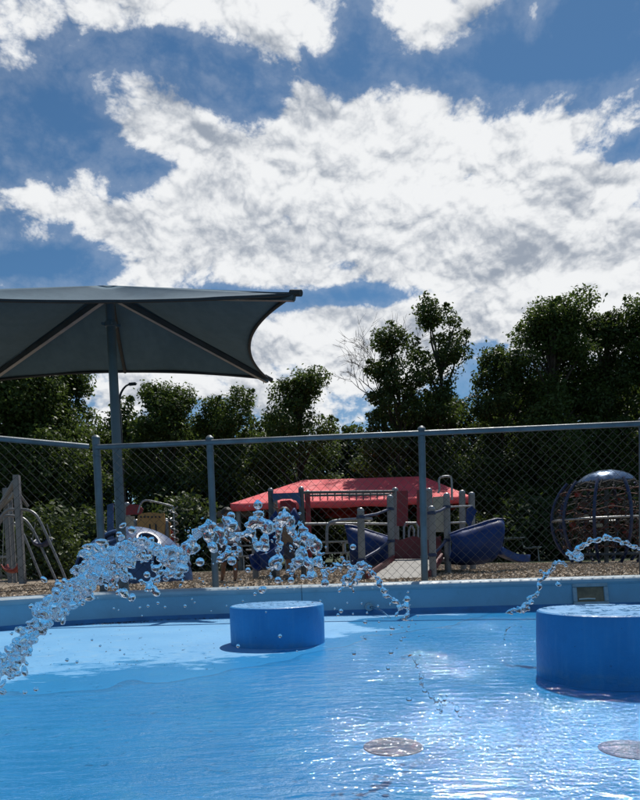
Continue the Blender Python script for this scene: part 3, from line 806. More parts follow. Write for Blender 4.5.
for k in range(4):
    c0, c1 = corners[k], corners[(k + 1) % 4]
    sag = (0.34, 0.30, 0.34, 0.26)[k]
    rows = []
    for j in range(1, 17):
        v_ = j / 16; row = []
        for i in range(33):
            u = i / 32; e = edge(c0, c1, u, sag)
            p = APEX.lerp(e, v_)
            p.z -= 0.10 * math.sin(math.pi * v_) * (4 * u * (1 - u)) * 0.8
            p.z += 0.006 * math.sin(u * 21 + k) * v_
            row.append(p)
        rows.append(row)
    m = MB().grid(rows); m.add([APEX] + rows[0], [(0, i + 1, i + 2) for i in range(32)])
    po = m.build('canopy_panel', 'shade_fabric', um)
    md = po.modifiers.new('thickness', 'SOLIDIFY'); md.thickness = 0.004; md.offset = 0
    hem = MB().tube([edge(c0, c1, i / 32, sag) + Vector((0, 0, -0.012)) for i in range(33)], 0.017, 8).build('hem', 'umb_dark', po)
for k, c in enumerate(corners):
    top = Vector((PB.x, PB.y, APEX.z - 0.10)); e = c + Vector((0, 0, -0.035))
    rb = MB(); d = (e - top).normalized()
    side = d.cross(Vector((0, 0, 1))).normalized(); upv = side.cross(d)
    rot = Matrix((d, side, upv)).transposed()
    rib = MB().bbox((top + e) / 2, ((e - top).length, 0.045, 0.075), 0.008, rot).build('rib', 'rib_paint', um)
    MB().bbox((top + e) / 2 - upv * 0.0385, ((e - top).length * 0.99, 0.050, 0.006), 0.002, rot).build('flange', 'steel', rib)
    MB().tube([c - d * 0.05, c + d * 0.07], 0.032, 12).build('end_cap', 'umb_dark', rib)
# halyard strut from the collar down to the middle of the far edge
e = edge(FR_, FL_, 0.50, 0.30)
MB().tube([Vector((PB.x + 0.02, PB.y + 0.04, APEX.z - 0.16)), Vector((PB.x + 0.02, PB.y, APEX.z - 0.20)).lerp(e, 0.5) + Vector((0, 0, -.01)), e + Vector((0, 0, -0.02))], 0.022, 8).build('strut', 'umb_dark', um)

# ------------------------------------------------------------------ playground: main structure with ramp
def post(parent, px, ytop, Y, r=0.055, mat='post_grey', pxb=None, clamps=(), zb=0.0):
    p = at(px, ytop, Y); 
    b = Vector((p.x, Y, zb))
    o = MB().tube([b, Vector((p.x, Y, p.z - 0.03))], r, 14).build('post', mat, parent)
    MB().lathe((p.x, Y, p.z - 0.03), [(r, 0), (r, 0.012), (r * 0.86, 0.03), (r * 0.5, 0.046), (r * .1, 0.05)], 14).build('cap', 'steel', o)
    for yc in clamps:
        zc = at(px, yc, Y).z
        MB().lathe((p.x, Y, zc - 0.025), [(r + 0.001, 0), (r + 0.012, 0.004), (r + 0.012, 0.046), (r + 0.001, 0.05)], 14, cap=False).build('clamp', 'navy_plastic', o)
    return o
def rail(parent, pts, r=0.022, mat='navy_plastic', name='rail', smooth=0):
    P = spline(pts, smooth) if smooth else pts
    return MB().tube(P, r, 8).build(name, mat, parent)
YF, YB = 9.3, 10.6
g0 = at(410, 570, YF); g0.z = 0
ps = thing('play_structure', g0, 'playground structure with ramp, grey posts, maroon panels and blue sides', 'play structure')
post(ps, 360.5, 509, YF, 0.052, clamps=(517, 560)); post(ps, 431.5, 507, YF, 0.052, clamps=(513, 555))
post(ps, 390, 496, YB, 0.055, clamps=(509, 541)); post(ps, 446.5, 494, YB, 0.055, clamps=(507, 540))
for a, b in (((361, 517, YF), (390, 509, YB)), ((361, 560, YF), (390, 541, YB)), ((432, 513, YF), (446.5, 507, YB)), ((432, 555, YF), (446.5, 540, YB))):
    rail(ps, [at(*a), at(*a).lerp(at(*b), .5) + Vector((0, 0, -.02)), at(*b)], 0.022)
# ramp: slab, kerbs
x0, x1 = at(366, 575, YF).x, at(427, 575, YF).x; X0, X1 = at(394, 555, YB).x, at(442, 555, YB).x
zr = at(410, 559.5, YB).z
ramp = MB().prism([(x0, YF - .15, 0.03), (x1, YF - .15, 0.03), (X1, YB, zr), (X0, YB, zr)], (0, 0, -0.03)).build('ramp', 'deck_grey', ps)
for (a, b) in (((x0, YF - .15), (X0, YB)), ((x1, YF - .15), (X1, YB))):
    A_, B_ = Vector((a[0], a[1], 0.03)), Vector((b[0], b[1], zr))
    d = (B_ - A_).normalized(); s_ = d.cross(Vector((0, 0, 1))).normalized(); u_ = s_.cross(d)
    MB().bbox((A_ + B_) / 2 + u_ * 0.03, ((B_ - A_).length, 0.04, 0.12), 0.008, Matrix((d, s_, u_)).transposed()).build('kerb', 'maroon_plastic', ramp)
DX0, DX1 = at(388, 555, 10.7).x, at(476, 555, 10.7).x
MB().bbox(((DX0 + DX1) / 2, 11.55, zr - 0.035), (DX1 - DX0, 1.85, 0.06), 0.01).build('deck', 'deck_grey', ps)
def panel(parent, pts_px, Y, mat, name, th=0.035):
    return MB().prism([at(x, y, Y) for x, y in pts_px], (0, th, 0)).build(name, mat, parent)
wavy = [(393 + i * 4, 538 + 1.8 * math.sin(i * 0.9)) for i in range(13)]
panel(ps, [(441, 559), (393, 559)] + wavy, 10.72, 'maroon_plastic', 'low_panel')
panel(ps, [(397, 526), (397, 491), (408, 490.5), (408, 526)], 11.6, 'red_plastic', 'tall_panel')
panel(ps, [(417, 526), (417, 490), (424, 490), (424, 526)], 11.65, 'red_plastic', 'tall_panel')
panel(ps, [(433, 532), (433, 497), (447, 496), (447, 532)], 11.7, 'beige_plastic', 'back_panel')
for (px, yt) in ((395, 488.5), (429, 489), (462, 491), (471.5, 493)):
    post(ps, px, yt, 12.45, 0.062)
for (xa, xb, y) in ((404, 418, 523), (409, 414, 526)):
    rail(ps, [at(xa, 541, 11.2), at(xa, y + 4, 11.2), at(xa + 2, y, 11.2), at(xb - 2, y, 11.2), at(xb, y + 4, 11.2), at(xb, 541, 11.2)], 0.02, 'steel', 'hand_loop')
rail(ps, [at(438, 493, 11.9), at(439.5, 489, 11.9), at(439, 480, 11.9), at(442, 477, 11.9), at(449, 476.5, 11.9), at(451.5, 480, 11.9), at(452, 500, 11.9)], 0.02, 'steel', 'hoop_rail', 4)
rail(ps, [at(449, 507, 11.2), at(472, 506, 11.9)], 0.018, 'steel'); rail(ps, [at(449, 523, 11.2), at(472, 522, 11.9)], 0.018, 'steel')
# flared blue side walls, like two tubs
def tub(pts_top, pts_bot, Y, depth, name, bulge):
    m = MB(); rows = []
    for j in range(9):
        f = j / 8; row = []
        for a, b in zip(pts_top, pts_bot):
            p = at(a[0], a[1], Y).lerp(at(b[0], b[1], Y), f)
            p.y += -bulge * math.sin(math.pi * f) + depth * f * 0.35
            row.append(p)
        rows.append(row)
    o = m.grid(rows).build(name, 'blue_plastic', ps)
    md = o.modifiers.new('thickness', 'SOLIDIFY'); md.thickness = 0.05; md.offset = 0
    MB().tube([at(a[0], a[1], Y) for a in pts_top], 0.032, 8).build('rim', 'blue_plastic', o)
    return o
tub([(450, 535), (462, 530.5), (475, 526.5), (488, 522), (497, 519.8), (501, 520), (503, 523)], [(450, 563), (462, 564), (474, 564), (485, 563), (493, 561), (497, 558), (498.5, 556)], 10.5, 0.4, 'side_tub', 0.22)
tub([(345, 526), (352, 526.5), (362, 529), (372, 532.5), (381, 535.5), (389, 538)], [(352, 569), (357, 570), (364, 570), (372, 569), (381, 567), (389, 565)], 10.9, 0.4, 'side_tub', 0.22)
panel(ps, [(466, 521), (467, 509), (472, 506), (477, 511), (474, 517), (470, 528)], 11.3, 'blue_plastic', 'scoop', 0.05)
# slide tongue on the right
rows = []
for f in [i / 10 for i in range(11)]:
    c_ = at(497, 553, 10.7).lerp(at(526, 561.5, 11.2), f); c_.z += 0.05 * math.sin(f * 3.1) * -1
    rows.append([c_ + Vector((0, -0.24, 0.12)), c_ + Vector((0, -0.22, 0.0)), c_ + Vector((0, 0, -0.02)), c_ + Vector((0, 0.22, 0.0)), c_ + Vector((0, 0.24, 0.12))])
o = MB().grid(rows).build('slide', 'blue_plastic', ps); md = o.modifiers.new('t', 'SOLIDIFY'); md.thickness = 0.025
# tower on the left with blue arch and slide, joined by the overhead ladder
for (px, yt) in ((270.5, 489), (301, 487.5)):
    post(ps, px, yt, 11.5, 0.05, mat='rib_paint')
post(ps, 307.5, 491, 12.3, 0.05, mat='red_plastic'); post(ps, 275, 500, 12.4, 0.05)
arch = [(272, 493.5), (300, 492.5), (301, 508), (299, 504), (296, 500.5), (291, 498.5), (282, 498.5), (277, 500), (273, 502)]
panel(ps, arch, 11.42, 'dome_blue', 'arch_panel', 0.12)
panel(ps, [(280, 501), (290, 500), (296, 504), (297, 512), (280, 512)], 12.1, 'red_plastic', 'back_panel')
MB().bbox(((at(270, 535, 11.5).x + at(306, 535, 11.5).x) / 2, 11.9, at(285, 533, 11.9).z), (at(306, 535, 11.5).x - at(270, 535, 11.5).x, 0.9, 0.06), 0.01).build('deck', 'deck_grey', ps)
path = spline([at(292, 519, 11.35), at(285, 530, 11.2), at(279, 545, 11.05), at(274, 557, 10.9), at(267, 566, 10.8), at(257, 569, 10.7)], 5)
rows = []
for i, c_ in enumerate(path):
    tg = path[min(i + 1, len(path) - 1)] - path[max(i - 1, 0)]; tg.normalize(); sd = tg.cross(Vector((0, 0, 1))).normalized(); un = sd.cross(tg)
    rows.append([c_ + sd * a + un * b for a, b in ((-.23, .24), (-.20, .02), (-.1, -.03), (0, -.04), (.1, -.03), (.20, .02), (.23, .24))])
o = MB().grid(rows).build('slide', 'blue_plastic', ps); md = o.modifiers.new('t', 'SOLIDIFY'); md.thickness = 0.03
rail(ps, [at(301, 492.5, 11.5), at(394, 491.5, 12.4)], 0.026, 'rib_paint', 'overhead_rail')
rail(ps, [at(307, 495.5, 12.3), at(394, 494.5, 12.9)], 0.022, 'rib_paint', 'overhead_rail')
for k in range(13):
    f = (k + 0.5) / 13; a = at(301, 493, 11.5).lerp(at(394, 492, 12.4), f)
    MB().tube([a, a + Vector((0, 0.02, -0.14))], 0.012, 6).build('hanging_bar', 'rib_paint', ps)
rail(ps, [at(303, 524, 11.5), at(352, 523.5, 11.8), at(390, 524, 12.3)], 0.022, 'steel')
rail(ps, [at(327, 552, 11.6), at(327, 530, 11.6), at(328.5, 525, 11.6), at(333, 521.5, 11.6), at(350, 519.5, 11.7), at(372, 519, 11.9)], 0.028, 'steel', 'hoop_rail', 4)
for k, y in enumerate((550, 558, 566)):
    rail(ps, [at(246, y, 11.3), at(258, y, 11.3)], 0.014, 'steel', 'rung')
post(ps, 254.5, 541, 11.3, 0.055)

# ------------------------------------------------------------------ red fabric shelter far behind
YS = 20.5
sh = thing('picnic_shelter', (at(346, 560, YS).x, YS + 3, 0), 'picnic shelter with red hipped fabric roof behind the play structure', 'shelter')
eL, eR = at(230, 503.5, YS), at(471, 496.5, YS); ze = (eL.z + eR.z) / 2
eL.z = eR.z = ze
rL, rR = at(303, 481, YS + 3), at(423, 476.5, YS + 3); zrg = (rL.z + rR.z) / 2 + 0.02; rL.z = rR.z = zrg
bL, bR = Vector((eL.x, YS + 6, ze)), Vector((eR.x, YS + 6, ze))
def patch(a, b, c_, d_, n=10, sag=0.06):
    rows = []
    for j in range(n + 1):
        f = j / n; row = []
        for i in range(n + 1):
            u = i / n; p = a.lerp(b, u).lerp(d_.lerp(c_, u), f); p.z -= sag * math.sin(math.pi * u) * math.sin(math.pi * f); row.append(p)
        rows.append(row)
    return rows
rf = MB()
for (a, b, c_, d_) in ((eL, eR, rR, rL), (eR, bR, rR, rR), (bR, bL, rL, rR), (bL, eL, rL, rL)):
    rf.grid(patch(a, b, c_, d_))
ro = rf.build('roof', 'red_fabric', sh)
for (a, b) in ((eL, eR), (eR, bR), (bR, bL), (bL, eL)):
    m = MB(); rows = [[], []]
    for i in range(25):
        p = a.lerp(b, i / 24); rows[0].append(p); rows[1].append(p + Vector((0, 0, -0.23 - 0.02 * math.sin(i * 1.3))))
    o = m.grid(rows).build('valance', 'red_fabric', ro); md = o.modifiers.new('t', 'SOLIDIFY'); md.thickness = 0.01
for p in (eL, eR, bR, bL):
    q = p + (Vector(((eL.x + eR.x) / 2, YS + 3, p.z)) - p) * 0.06
    MB().tube([Vector((q.x, q.y, 0)), Vector((q.x, q.y, ze))], 0.08, 12).build('post', 'post_grey', sh)
e0 = at(217, 507, YS + .4)
MB().bbox(((e0.x + eL.x) / 2 + 0.55, YS + 0.4, ze - 0.30), (eL.x - e0.x + 1.1, 0.14, 0.20), 0.02).build('beam', 'beam_brown', sh)

# picnic tables under and beside the shelter
def picnic(px, Y, rz, label):
    g = at(px, 560, Y); g.z = 0
    t = thing('picnic_table', g, label, 'picnic table', 'picnic tables by the shelter')
    rot = Matrix.Rotation(rz, 3, 'Z')
    def L(x, y, z): return g + rot @ Vector((x, y, z))
    for k in range(4):
        MB().bbox(L(0, -0.27 + k * 0.18, 0.74), (1.8, 0.15, 0.04), 0.006, rot).build('table_plank', 'table_grey', t)
    for s in (-1, 1):
        for k in range(2):
            MB().bbox(L(0, s * (0.62 + k * 0.15), 0.44), (1.8, 0.13, 0.04), 0.006, rot).build('seat_plank', 'table_grey', t)
    for s in (-1, 1):
        MB().tube([L(s * .6, -.75, 0), L(s * .6, -.72, .40), L(s * .6, -.3, .42), L(s * .6, -.25, .7), L(s * .6, .25, .7), L(s * .6, .3, .42), L(s * .6, .72, .40), L(s * .6, .75, 0)], 0.025, 8).build('leg_frame', 'steel', t)
picnic(322, 17.0, 0.05, 'grey picnic table beside the overhead ladder of the play structure')
picnic(372, 19.5, -0.15, 'grey picnic table under the middle of the red shelter')
picnic(514, 20.5, 1.25, 'grey picnic table past the tip of the blue slide')
picnic(262, 19.0, 0.2, 'grey picnic table under the end of the red shelter')

# ------------------------------------------------------------------ domed net climber on the right
YC = 15.0
cc = at(606.5, 562, YC); cc.z = 0
nc = thing('net_climber', cc, 'round domed rope climber with blue ribs and silver blue cap', 'climber')
Rr = 1.20; zc_ = 1.02; kz = 1.10
def sph(th, ph, r=1.0): return Vector((cc.x + Rr * r * math.cos(ph) * math.cos(th), cc.y + Rr * r * math.sin(ph) * math.cos(th), zc_ + Rr * kz * r * math.sin(th) * 0.93))
capz = at(606.5, 470, YC).z; rc = 0.63
cap_rim = capz - 0.27
ang = math.asin(min(1, (cap_rim - zc_) / (Rr * kz * .93)))
co_ = MB().lathe((cc.x, cc.y, cap_rim), [(rc, -0.03), (rc + 0.01, 0.0), (rc * .93, 0.07), (rc * .78, 0.145), (rc * .55, 0.215), (rc * .28, 0.255), (0.02, 0.27)], 32).build('cap', 'cap_blue', nc)
for k in range(10):
    ph = 2 * math.pi * (k + 0.5) / 10 - math.pi / 2 - 0.31
    pts = [sph(-0.92 + (ang + 0.92) * i / 14, ph) for i in range(15)]
    pts[0].z = max(pts[0].z, 0.0)
    MB().tube(pts, 0.036, 8).build('rib', 'navy_plastic', nc)
for (th, r, mt) in ((0.0, 0.026, 'steel'), (-0.72, 0.03, 'rib_paint'), (0.55, 0.012, 'rope')):
    MB().tube([sph(th, 2 * math.pi * i / 40, 0.99) for i in range(40)], r, 8, closed=True).build('ring', mt, nc)
MB().tube([Vector((cc.x, cc.y, 0)), Vector((cc.x, cc.y, cap_rim))], 0.05, 12).build('mast', 'rib_paint', nc)
rr_ = random.Random(4)
nm = MB(); nm2 = MB()
for j in range(9):
    th = -0.75 + j * 0.19
    for rad in (0.95, 0.6):
        (nm if j % 2 else nm2).tube([sph(th, 2 * math.pi * i / 20, rad) + Vector((0, 0, -0.05 if i % 2 else 0.02)) for i in range(20)], 0.014, 4, closed=True)
for k in range(20):
    ph = 2 * math.pi * k / 20
    nm2.tube([sph(-0.75 + 1.6 * i / 8, ph + 0.1 * math.sin(i), 0.95) for i in range(9)], 0.013, 4)
    nm.tube([sph(-0.6, ph, 0.95), sph(0.0, ph + .3, .6), sph(0.6, ph, 0.3)], 0.013, 4)
nm.build('rope_net', 'rope', nc); nm2.build('rope_net', 'rope_dark', nc)
for k in range(34):
    p = sph(rr_.uniform(-0.6, 0.7), rr_.uniform(0, 6.28), rr_.uniform(0.45, 0.9))
    MB().bbox(p, (rr_.uniform(.10, .2), rr_.uniform(.08, .14), rr_.uniform(.05, .12)), 0.02, Matrix.Rotation(rr_.uniform(0, 3), 3, 'Z')).build('foothold', rr_.choice(['rope', 'hold_red', 'beam_brown', 'beam_brown', 'hold_yellow', 'beige_plastic']), nc)

# ------------------------------------------------------------------ blue bubble climber on the left
YD = 11.3
dc = at(134, 575, YD); dc.z = 0
bd = thing('bubble_climber', dc, 'shiny blue plastic dome climber with round holes behind the umbrella pole', 'climber')
DR, DH = 1.02, at(134, 526.5, YD).z
holes = [(0.50, -2.45, .20), (0.95, -1.9, .17), (0.42, -1.55, .22), (0.85, -0.9, .18), (0.36, -0.75, .21), (0.5, 0.1, .2), (0.5, 1.0, .2), (0.5, 2.0, .2), (0.5, 2.9, .2), (0.9, 1.2, .17), (1.0, 2.6, .15)]
m = MB(); nth, nph = 40, 160
def dome(th, ph): return Vector((dc.x + DR * math.cos(th) * math.cos(ph), dc.y + DR * math.cos(th) * math.sin(ph), DH * math.sin(th)))
vid = {}
for i in range(nth + 1):
    for j in range(nph):
        th = (i / nth) * (math.pi / 2 - 0.02); ph = 2 * math.pi * j / nph
        vid[i, j] = len(m.v); m.v.append(tuple(dome(th, ph)))
for i in range(nth):
    for j in range(nph):
        th = ((i + .5) / nth) * (math.pi / 2 - 0.02); ph = 2 * math.pi * (j + .5) / nph
        p = Vector((math.cos(th) * math.cos(ph), math.cos(th) * math.sin(ph), math.sin(th)))
        if any((p - Vector((math.cos(a) * math.cos(b), math.cos(a) * math.sin(b), math.sin(a)))).length < r for a, b, r in holes): continue
        m.f.append((vid[i, j], vid[i, (j + 1) % nph], vid[i + 1, (j + 1) % nph], vid[i + 1, j]))
o = m.build('shell', 'dome_blue', bd); md = o.modifiers.new('t', 'SOLIDIFY'); md.thickness = 0.05; md.offset = -1
for a, b, r in holes:
    nrm = Vector((math.cos(a) * math.cos(b), math.cos(a) * math.sin(b), math.sin(a)))
    u = nrm.cross(Vector((0, 0, 1))).normalized(); v_ = nrm.cross(u)
    pts = []
    for k in range(20):
        t_ = 2 * math.pi * k / 20; q = (nrm + (u * math.cos(t_) + v_ * math.sin(t_)) * r).normalized()
        pts.append(Vector((dc.x + DR * q.x, dc.y + DR * q.y, max(0.02, DH * q.z))))
    MB().tube(pts, 0.03, 6, closed=True).build('hole_rim', 'dome_blue', bd)

# tower with tan panel, hoop and corkscrew climber
YT = 13.2
tb = at(150, 575, YT); tb.z = 0
tw = thing('play_tower', tb, 'small play tower with tan arched panel and silver corkscrew climber', 'play structure')
tan = [(136, 540), (137.5, 516), (141, 514)] + [(141 + i * 2.2, 513.6 - 1.2 * math.sin(i / 9 * math.pi)) for i in range(10)] + [(164, 513), (165, 522), (164, 540)]
po = panel(tw, tan, YT, 'tan_plastic', 'panel', 0.05)
for k in range(6):
    a = at(141 + k * 3.7, 517, YT); MB().tube([a + Vector((0, -0.02, 0)), a + Vector((0, 0.0, 0))], 0.018, 10).build('round_hole', 'seal', po)
for k in range(2):
    a = at(150 + k * 6, 528, YT); MB().bbox(a + Vector((0, -0.006, 0)), (0.03, 0.012, 0.16), 0.004).build('slot', 'seal', po)
panel(tw, [(165, 540), (165, 520), (170.5, 523), (170, 540)], YT + .1, 'tan_plastic', 'side_panel', 0.05)
panel(tw, [(126, 515), (126, 507), (131, 504), (139, 505), (143, 509), (141, 514)], YT + .5, 'red_plastic', 'red_panel', 0.05)
panel(tw, [(118, 530), (118, 517), (134, 516), (134, 530)], YT + .5, 'beige_plastic', 'beige_panel', 0.05)
panel(tw, [(169, 546), (169, 528), (175, 534), (176, 546)], YT + .3, 'red_plastic', 'red_panel', 0.05)
panel(tw, [(107, 545), (107, 505), (113, 503), (113, 545)], YT - .5, 'dome_blue', 'blue_panel', 0.05)
for (px, yt) in ((127, 503), (166, 519)): post(tw, px, yt, YT + 1.0, 0.06)
for (px, yt) in ((136, 520), (166, 521)): post(tw, px, yt, YT + 0.1, 0.05)
MB().bbox((at(150, 545, YT).x, YT + .6, at(150, 545, YT + .6).z), (at(168, 545, YT).x - at(134, 545, YT).x, 1.1, 0.07), 0.01).build('deck', 'deck_grey', tw)
rail(tw, [at(138, 513, YT), at(140, 506, YT), at(143, 501.5, YT), at(148, 500.5, YT), at(160, 503, YT), at(173, 506.5, YT)], 0.018, 'steel', 'hoop_rail', 4)
h0, h1 = at(173.5, 506.5, YT), at(175.5, 560, YT)
pts = []
for i in range(97):
    f = i / 96; p = h0.lerp(h1, f); a = f * 6.5 * 2 * math.pi
    pts.append(p + Vector((0.075 * math.cos(a), 0.075 * math.sin(a), 0)))
rail(tw, pts, 0.014, 'steel', 'corkscrew')
MB().tube([h0, Vector((h1.x, h1.y, 0))], 0.016, 8).build('climber_pole', 'steel', tw)

# ------------------------------------------------------------------ swing frame on the far left
YW = 12.6
sb = at(21, 581, YW); sb.z = 0
sw = thing('swing_frame', sb, 'grey swing frame with tall square post and arched tube legs', 'swing set')
ptop = at(18, 475, YW)
MB().bbox((sb.x * .5 + ptop.x * .5, YW, ptop.z / 2), (0.115, 0.115, ptop.z), 0.012).build('post', 'post_grey', sw)
MB().bbox((at(6, 500, YW + 1.2).x, YW + 1.2, at(6, 488, YW + 1.2).z / 2), (0.10, 0.10, at(6, 488, YW + 1.2).z), 0.012).build('post', 'post_grey', sw)
MB().bbox((at(10.5, 500, YW + 1.0).x, YW + 1.0, at(10.5, 490, YW + 1.0).z / 2), (0.07, 0.07, at(10.5, 490, YW + 1.0).z), 0.012).build('post', 'post_grey', sw)
rail(sw, [at(17, 478, YW), at(8, 493, YW + .2), at(-2, 510, YW + .3), at(-20, 540, YW + .4)], 0.05, 'post_grey', 'brace')
rail(sw, [at(19, 485, YW), at(12, 497, YW + .8), at(-12, 520, YW + 1.6)], 0.035, 'post_grey', 'brace')
rail(sw, [at(20, 495, YW), at(28, 506, YW + .3)], 0.025, 'post_grey', 'brace')
for (ya, lst) in ((YW, [(-8, 535), (0, 518), (8, 510), (16, 509.5), (27, 510), (35, 514), (41, 523), (51, 545), (60, 565), (67, 578)]),
                  (YW + .5, [(-4, 530), (4, 517), (12, 516), (22, 518), (29, 524), (37, 538), (47, 560), (57, 578)]),
                  (YW + .9, [(14, 523), (20, 528), (26, 540), (34, 560), (43, 579)])):
    P = [at(x, y, ya) for x, y in lst]; P[-1].z = 0.0
    rail(sw, P, 0.028, 'post_grey', 'arched_leg', 4)
def swing(px, py, Y, label, mat, top):
    g = at(px, py, Y)
    t = thing('bucket_swing', g, label, 'swing')
    m = MB(); rows = []
    for i in range(9):
        th = i / 8 * math.pi
        rows.append([g + Vector((0.20 * math.cos(th) * (1 - .15 * abs(k - 2) / 2), -0.14 + 0.07 * k, -0.13 * math.sin(th) + .06 * abs(k - 2) / 2)) for k in range(5)])
    o = m.grid(rows).build('seat', mat, t); md = o.modifiers.new('t', 'SOLIDIFY'); md.thickness = 0.02
    for s in (-1, 1):
        MB().tube([g + Vector((s * 0.20, 0, 0)), Vector((g.x + s * 0.12, Y, top))], 0.008, 6).build('chain', 'steel', t)
swing(42, 541, YW + .5, 'blue bucket swing hanging under the arched frame', 'navy_plastic', at(42, 524, YW + .5).z)
swing(12.5, 567, YW + .4, 'red bucket swing hanging low beside the tall grey post', 'hold_red', at(12, 517, YW + .4).z)

# low picket fence behind the swings
YP = 16.4
pf = thing('picket_fence', (at(35, 560, YP).x, YP, 0), 'low grey picket fence behind the swing frame', 'fence')
xa, xb = at(-60, 560, YP).x, at(86, 560, YP).x
zt = at(30, 556, YP).z
MB().bbox(((xa + xb) / 2, YP, zt), (xb - xa, 0.09, 0.07), 0.01).build('rail', 'table_grey', pf)
MB().bbox(((xa + xb) / 2, YP, 0.12), (xb - xa, 0.05, 0.06), 0.01).build('rail', 'picket', pf)
n = 26
pk = None
for k in range(n):
    x = xa + (xb - xa) * (k + .5) / n
    if pk is None:
        pk = MB().bbox((x, YP + 0.05, zt / 2), (0.06, 0.02, zt - 0.03), 0.004).build('picket', 'picket', pf); x_first = x
    else:
        o = pk.copy(); col.objects.link(o); o.parent = pf; o.location = (x - x_first, 0, 0)

# ------------------------------------------------------------------ street lamp beyond the trees
YLm = 27.0
lp = at(119, 405, YLm)
lb = Vector((lp.x, YLm, 0))
sl = thing('street_lamp', lb, 'street lamp with curved arm rising behind the umbrella pole', 'street lamp')
P = [lb, Vector((lp.x, YLm, lp.z - .3))] + spline([at(119, 408, YLm), at(119.5, 398, YLm), at(122, 391, YLm), at(126, 386, YLm), at(130, 384.3, YLm)], 4)
MB().tube(P, [0.10, 0.075] + [0.055 - 0.0015 * i for i in range(len(P) - 2)], 10).build('pole', 'lamp_dark', sl)
hp = at(132.5, 384, YLm)
MB().bbox(hp, (0.36, 0.18, 0.11), 0.04, Matrix.Rotation(-0.05, 3, 'Y')).build('lamp_head', 'lamp_dark', sl)

# ------------------------------------------------------------------ trees
def leaf_cloud(lobes, per, size, rng):
    V = []; 
    for (c_, r, sq) in lobes:
        n = max(20, int(per * (r ** 2)))
        d = rng.normal(size=(n, 3)); d /= np.linalg.norm(d, axis=1)[:, None]
        rad = r * (0.25 + 0.85 * rng.random(n) ** 0.45 + np.where(rng.random(n) < 0.16, rng.random(n) * 0.45, 0)) * (1 + 0.16 * np.sin(d[:, 0] * 7 + c_[0]) * np.sin(d[:, 2] * 6 + c_[2] * 3))
        p = np.array(c_) + d * rad[:, None] * np.array([1, 1, sq])
        nm_ = d * 0.55 + rng.normal(size=(n, 3)) * 0.6 + np.array([0, 0, 0.45]); nm_ /= np.linalg.norm(nm_, axis=1)[:, None]
        u = np.cross(nm_, rng.normal(size=(n, 3))); u /= np.linalg.norm(u, axis=1)[:, None]
        v_ = np.cross(nm_, u)
        s = (size * rng.uniform(0.6, 1.35, n))[:, None]
        bend = nm_ * s * 0.18
        V.append(np.stack([p - u * s, p - v_ * s * 0.52 + bend, p + u * s, p + v_ * s * 0.52 + bend], 1).reshape(-1, 3))
    V = np.concatenate(V); return V, np.arange(len(V)).reshape(-1, 4)
def tree(px, Y, ytop, wpx, ylow, seed, label, mat='leaf_a', nl=42, per=420, size=0.085, top_heavy=0.85, name='deciduous_tree', group='trees behind the playground', lean=0.0):
    rnd = random.Random(seed); rg = np.random.default_rng(seed)
    b = at(px, 560, Y); b.z = 0
    H = at(px, ytop, Y).z; Wd = wpx * 1.16 / 640 * Y; cb = max(0.25, at(px, ylow, Y).z)
    t = thing(name, b, label, 'tree', group)
    # crown of many uneven leaf clumps on limbs
    lobes = []; k = 0
    while len(lobes) < nl:
        f = rnd.random() ** 0.9
        hw_ = Wd / 2 * math.sqrt(max(0.05, 1 - ((f - 0.45) / 0.66) ** 2)) * (1 - 0.25 * f ** 3)
        a = rnd.uniform(0, 2 * math.pi); q = math.sqrt(rnd.random())
        r = rnd.uniform(0.40, 0.92) * Wd / 4.4 * (1 - 0.25 * f)
        x = b.x + lean * f * H + max(0, hw_ - r * 0.6) * q * math.cos(a); y = Y + max(0, hw_ - r * .6) * q * math.sin(a) * 0.8
        z = cb + r * .7 + (H - cb - r * 1.6) * f
        lobes.append(((x, y, z), r, rnd.uniform(0.65, 0.95)))
    for k in range(3):
        lobes.append(((b.x + rnd.uniform(-.2, .2) * Wd, Y + rnd.uniform(-.15, .15) * Wd, H - rnd.uniform(.06, .12) * Wd), rnd.uniform(.10, .15) * Wd, 0.9))
    # sprays that break the outline
    for k in range(int(nl * 1.6)):
        (x, y, z), r, sq = lobes[rnd.randrange(len(lobes))]
        a = rnd.uniform(0, 6.28); e = rnd.uniform(-0.2, 1.2)
        lobes.append(((x + r * 1.02 * math.cos(a) * math.cos(e), y + r * math.sin(a) * math.cos(e), z + r * 1.0 * math.sin(e)), r * rnd.uniform(0.22, 0.45), rnd.uniform(.7, 1.5)))
    v, q = leaf_cloud(lobes, per, size, rg)
    v[:, 2] = np.maximum(v[:, 2], 0.03)
    np_mesh('crown', v, q, mat, t)
    m = MB(); tr = 0.017 * H + 0.03
    trunk = [Vector((b.x + lean * H * f + 0.12 * math.sin(f * 4 + seed), Y + 0.1 * math.cos(f * 3 + seed), H * 0.78 * f)) for f in [i / 8 for i in range(9)]]
    trunk[0].x, trunk[0].y = b.x, Y
    m.tube(trunk, [tr * (1.15 if i == 0 else 0.85 - 0.10 * i) for i in range(9)], 9)
    for (c_, r, sq) in lobes[:nl]:
        c_ = Vector(c_); f = max(0.08, min(0.95, (c_.z - r - 0.12 * H) / (H * 0.78))); i = min(7, int(f * 8)); s = trunk[i].lerp(trunk[i + 1], f * 8 - i)
        mid = s.lerp(c_, 0.5) + Vector((rnd.uniform(-.15, .15), rnd.uniform(-.15, .15), 0.02 * H))
        m.tube([s, mid, c_, c_ + Vector((rnd.uniform(-.3, .3), 0, r * .8))], [tr * .30, tr * .2, tr * .1, 0.012], 5)
    m.build('trunk', 'bark', t)
    return t
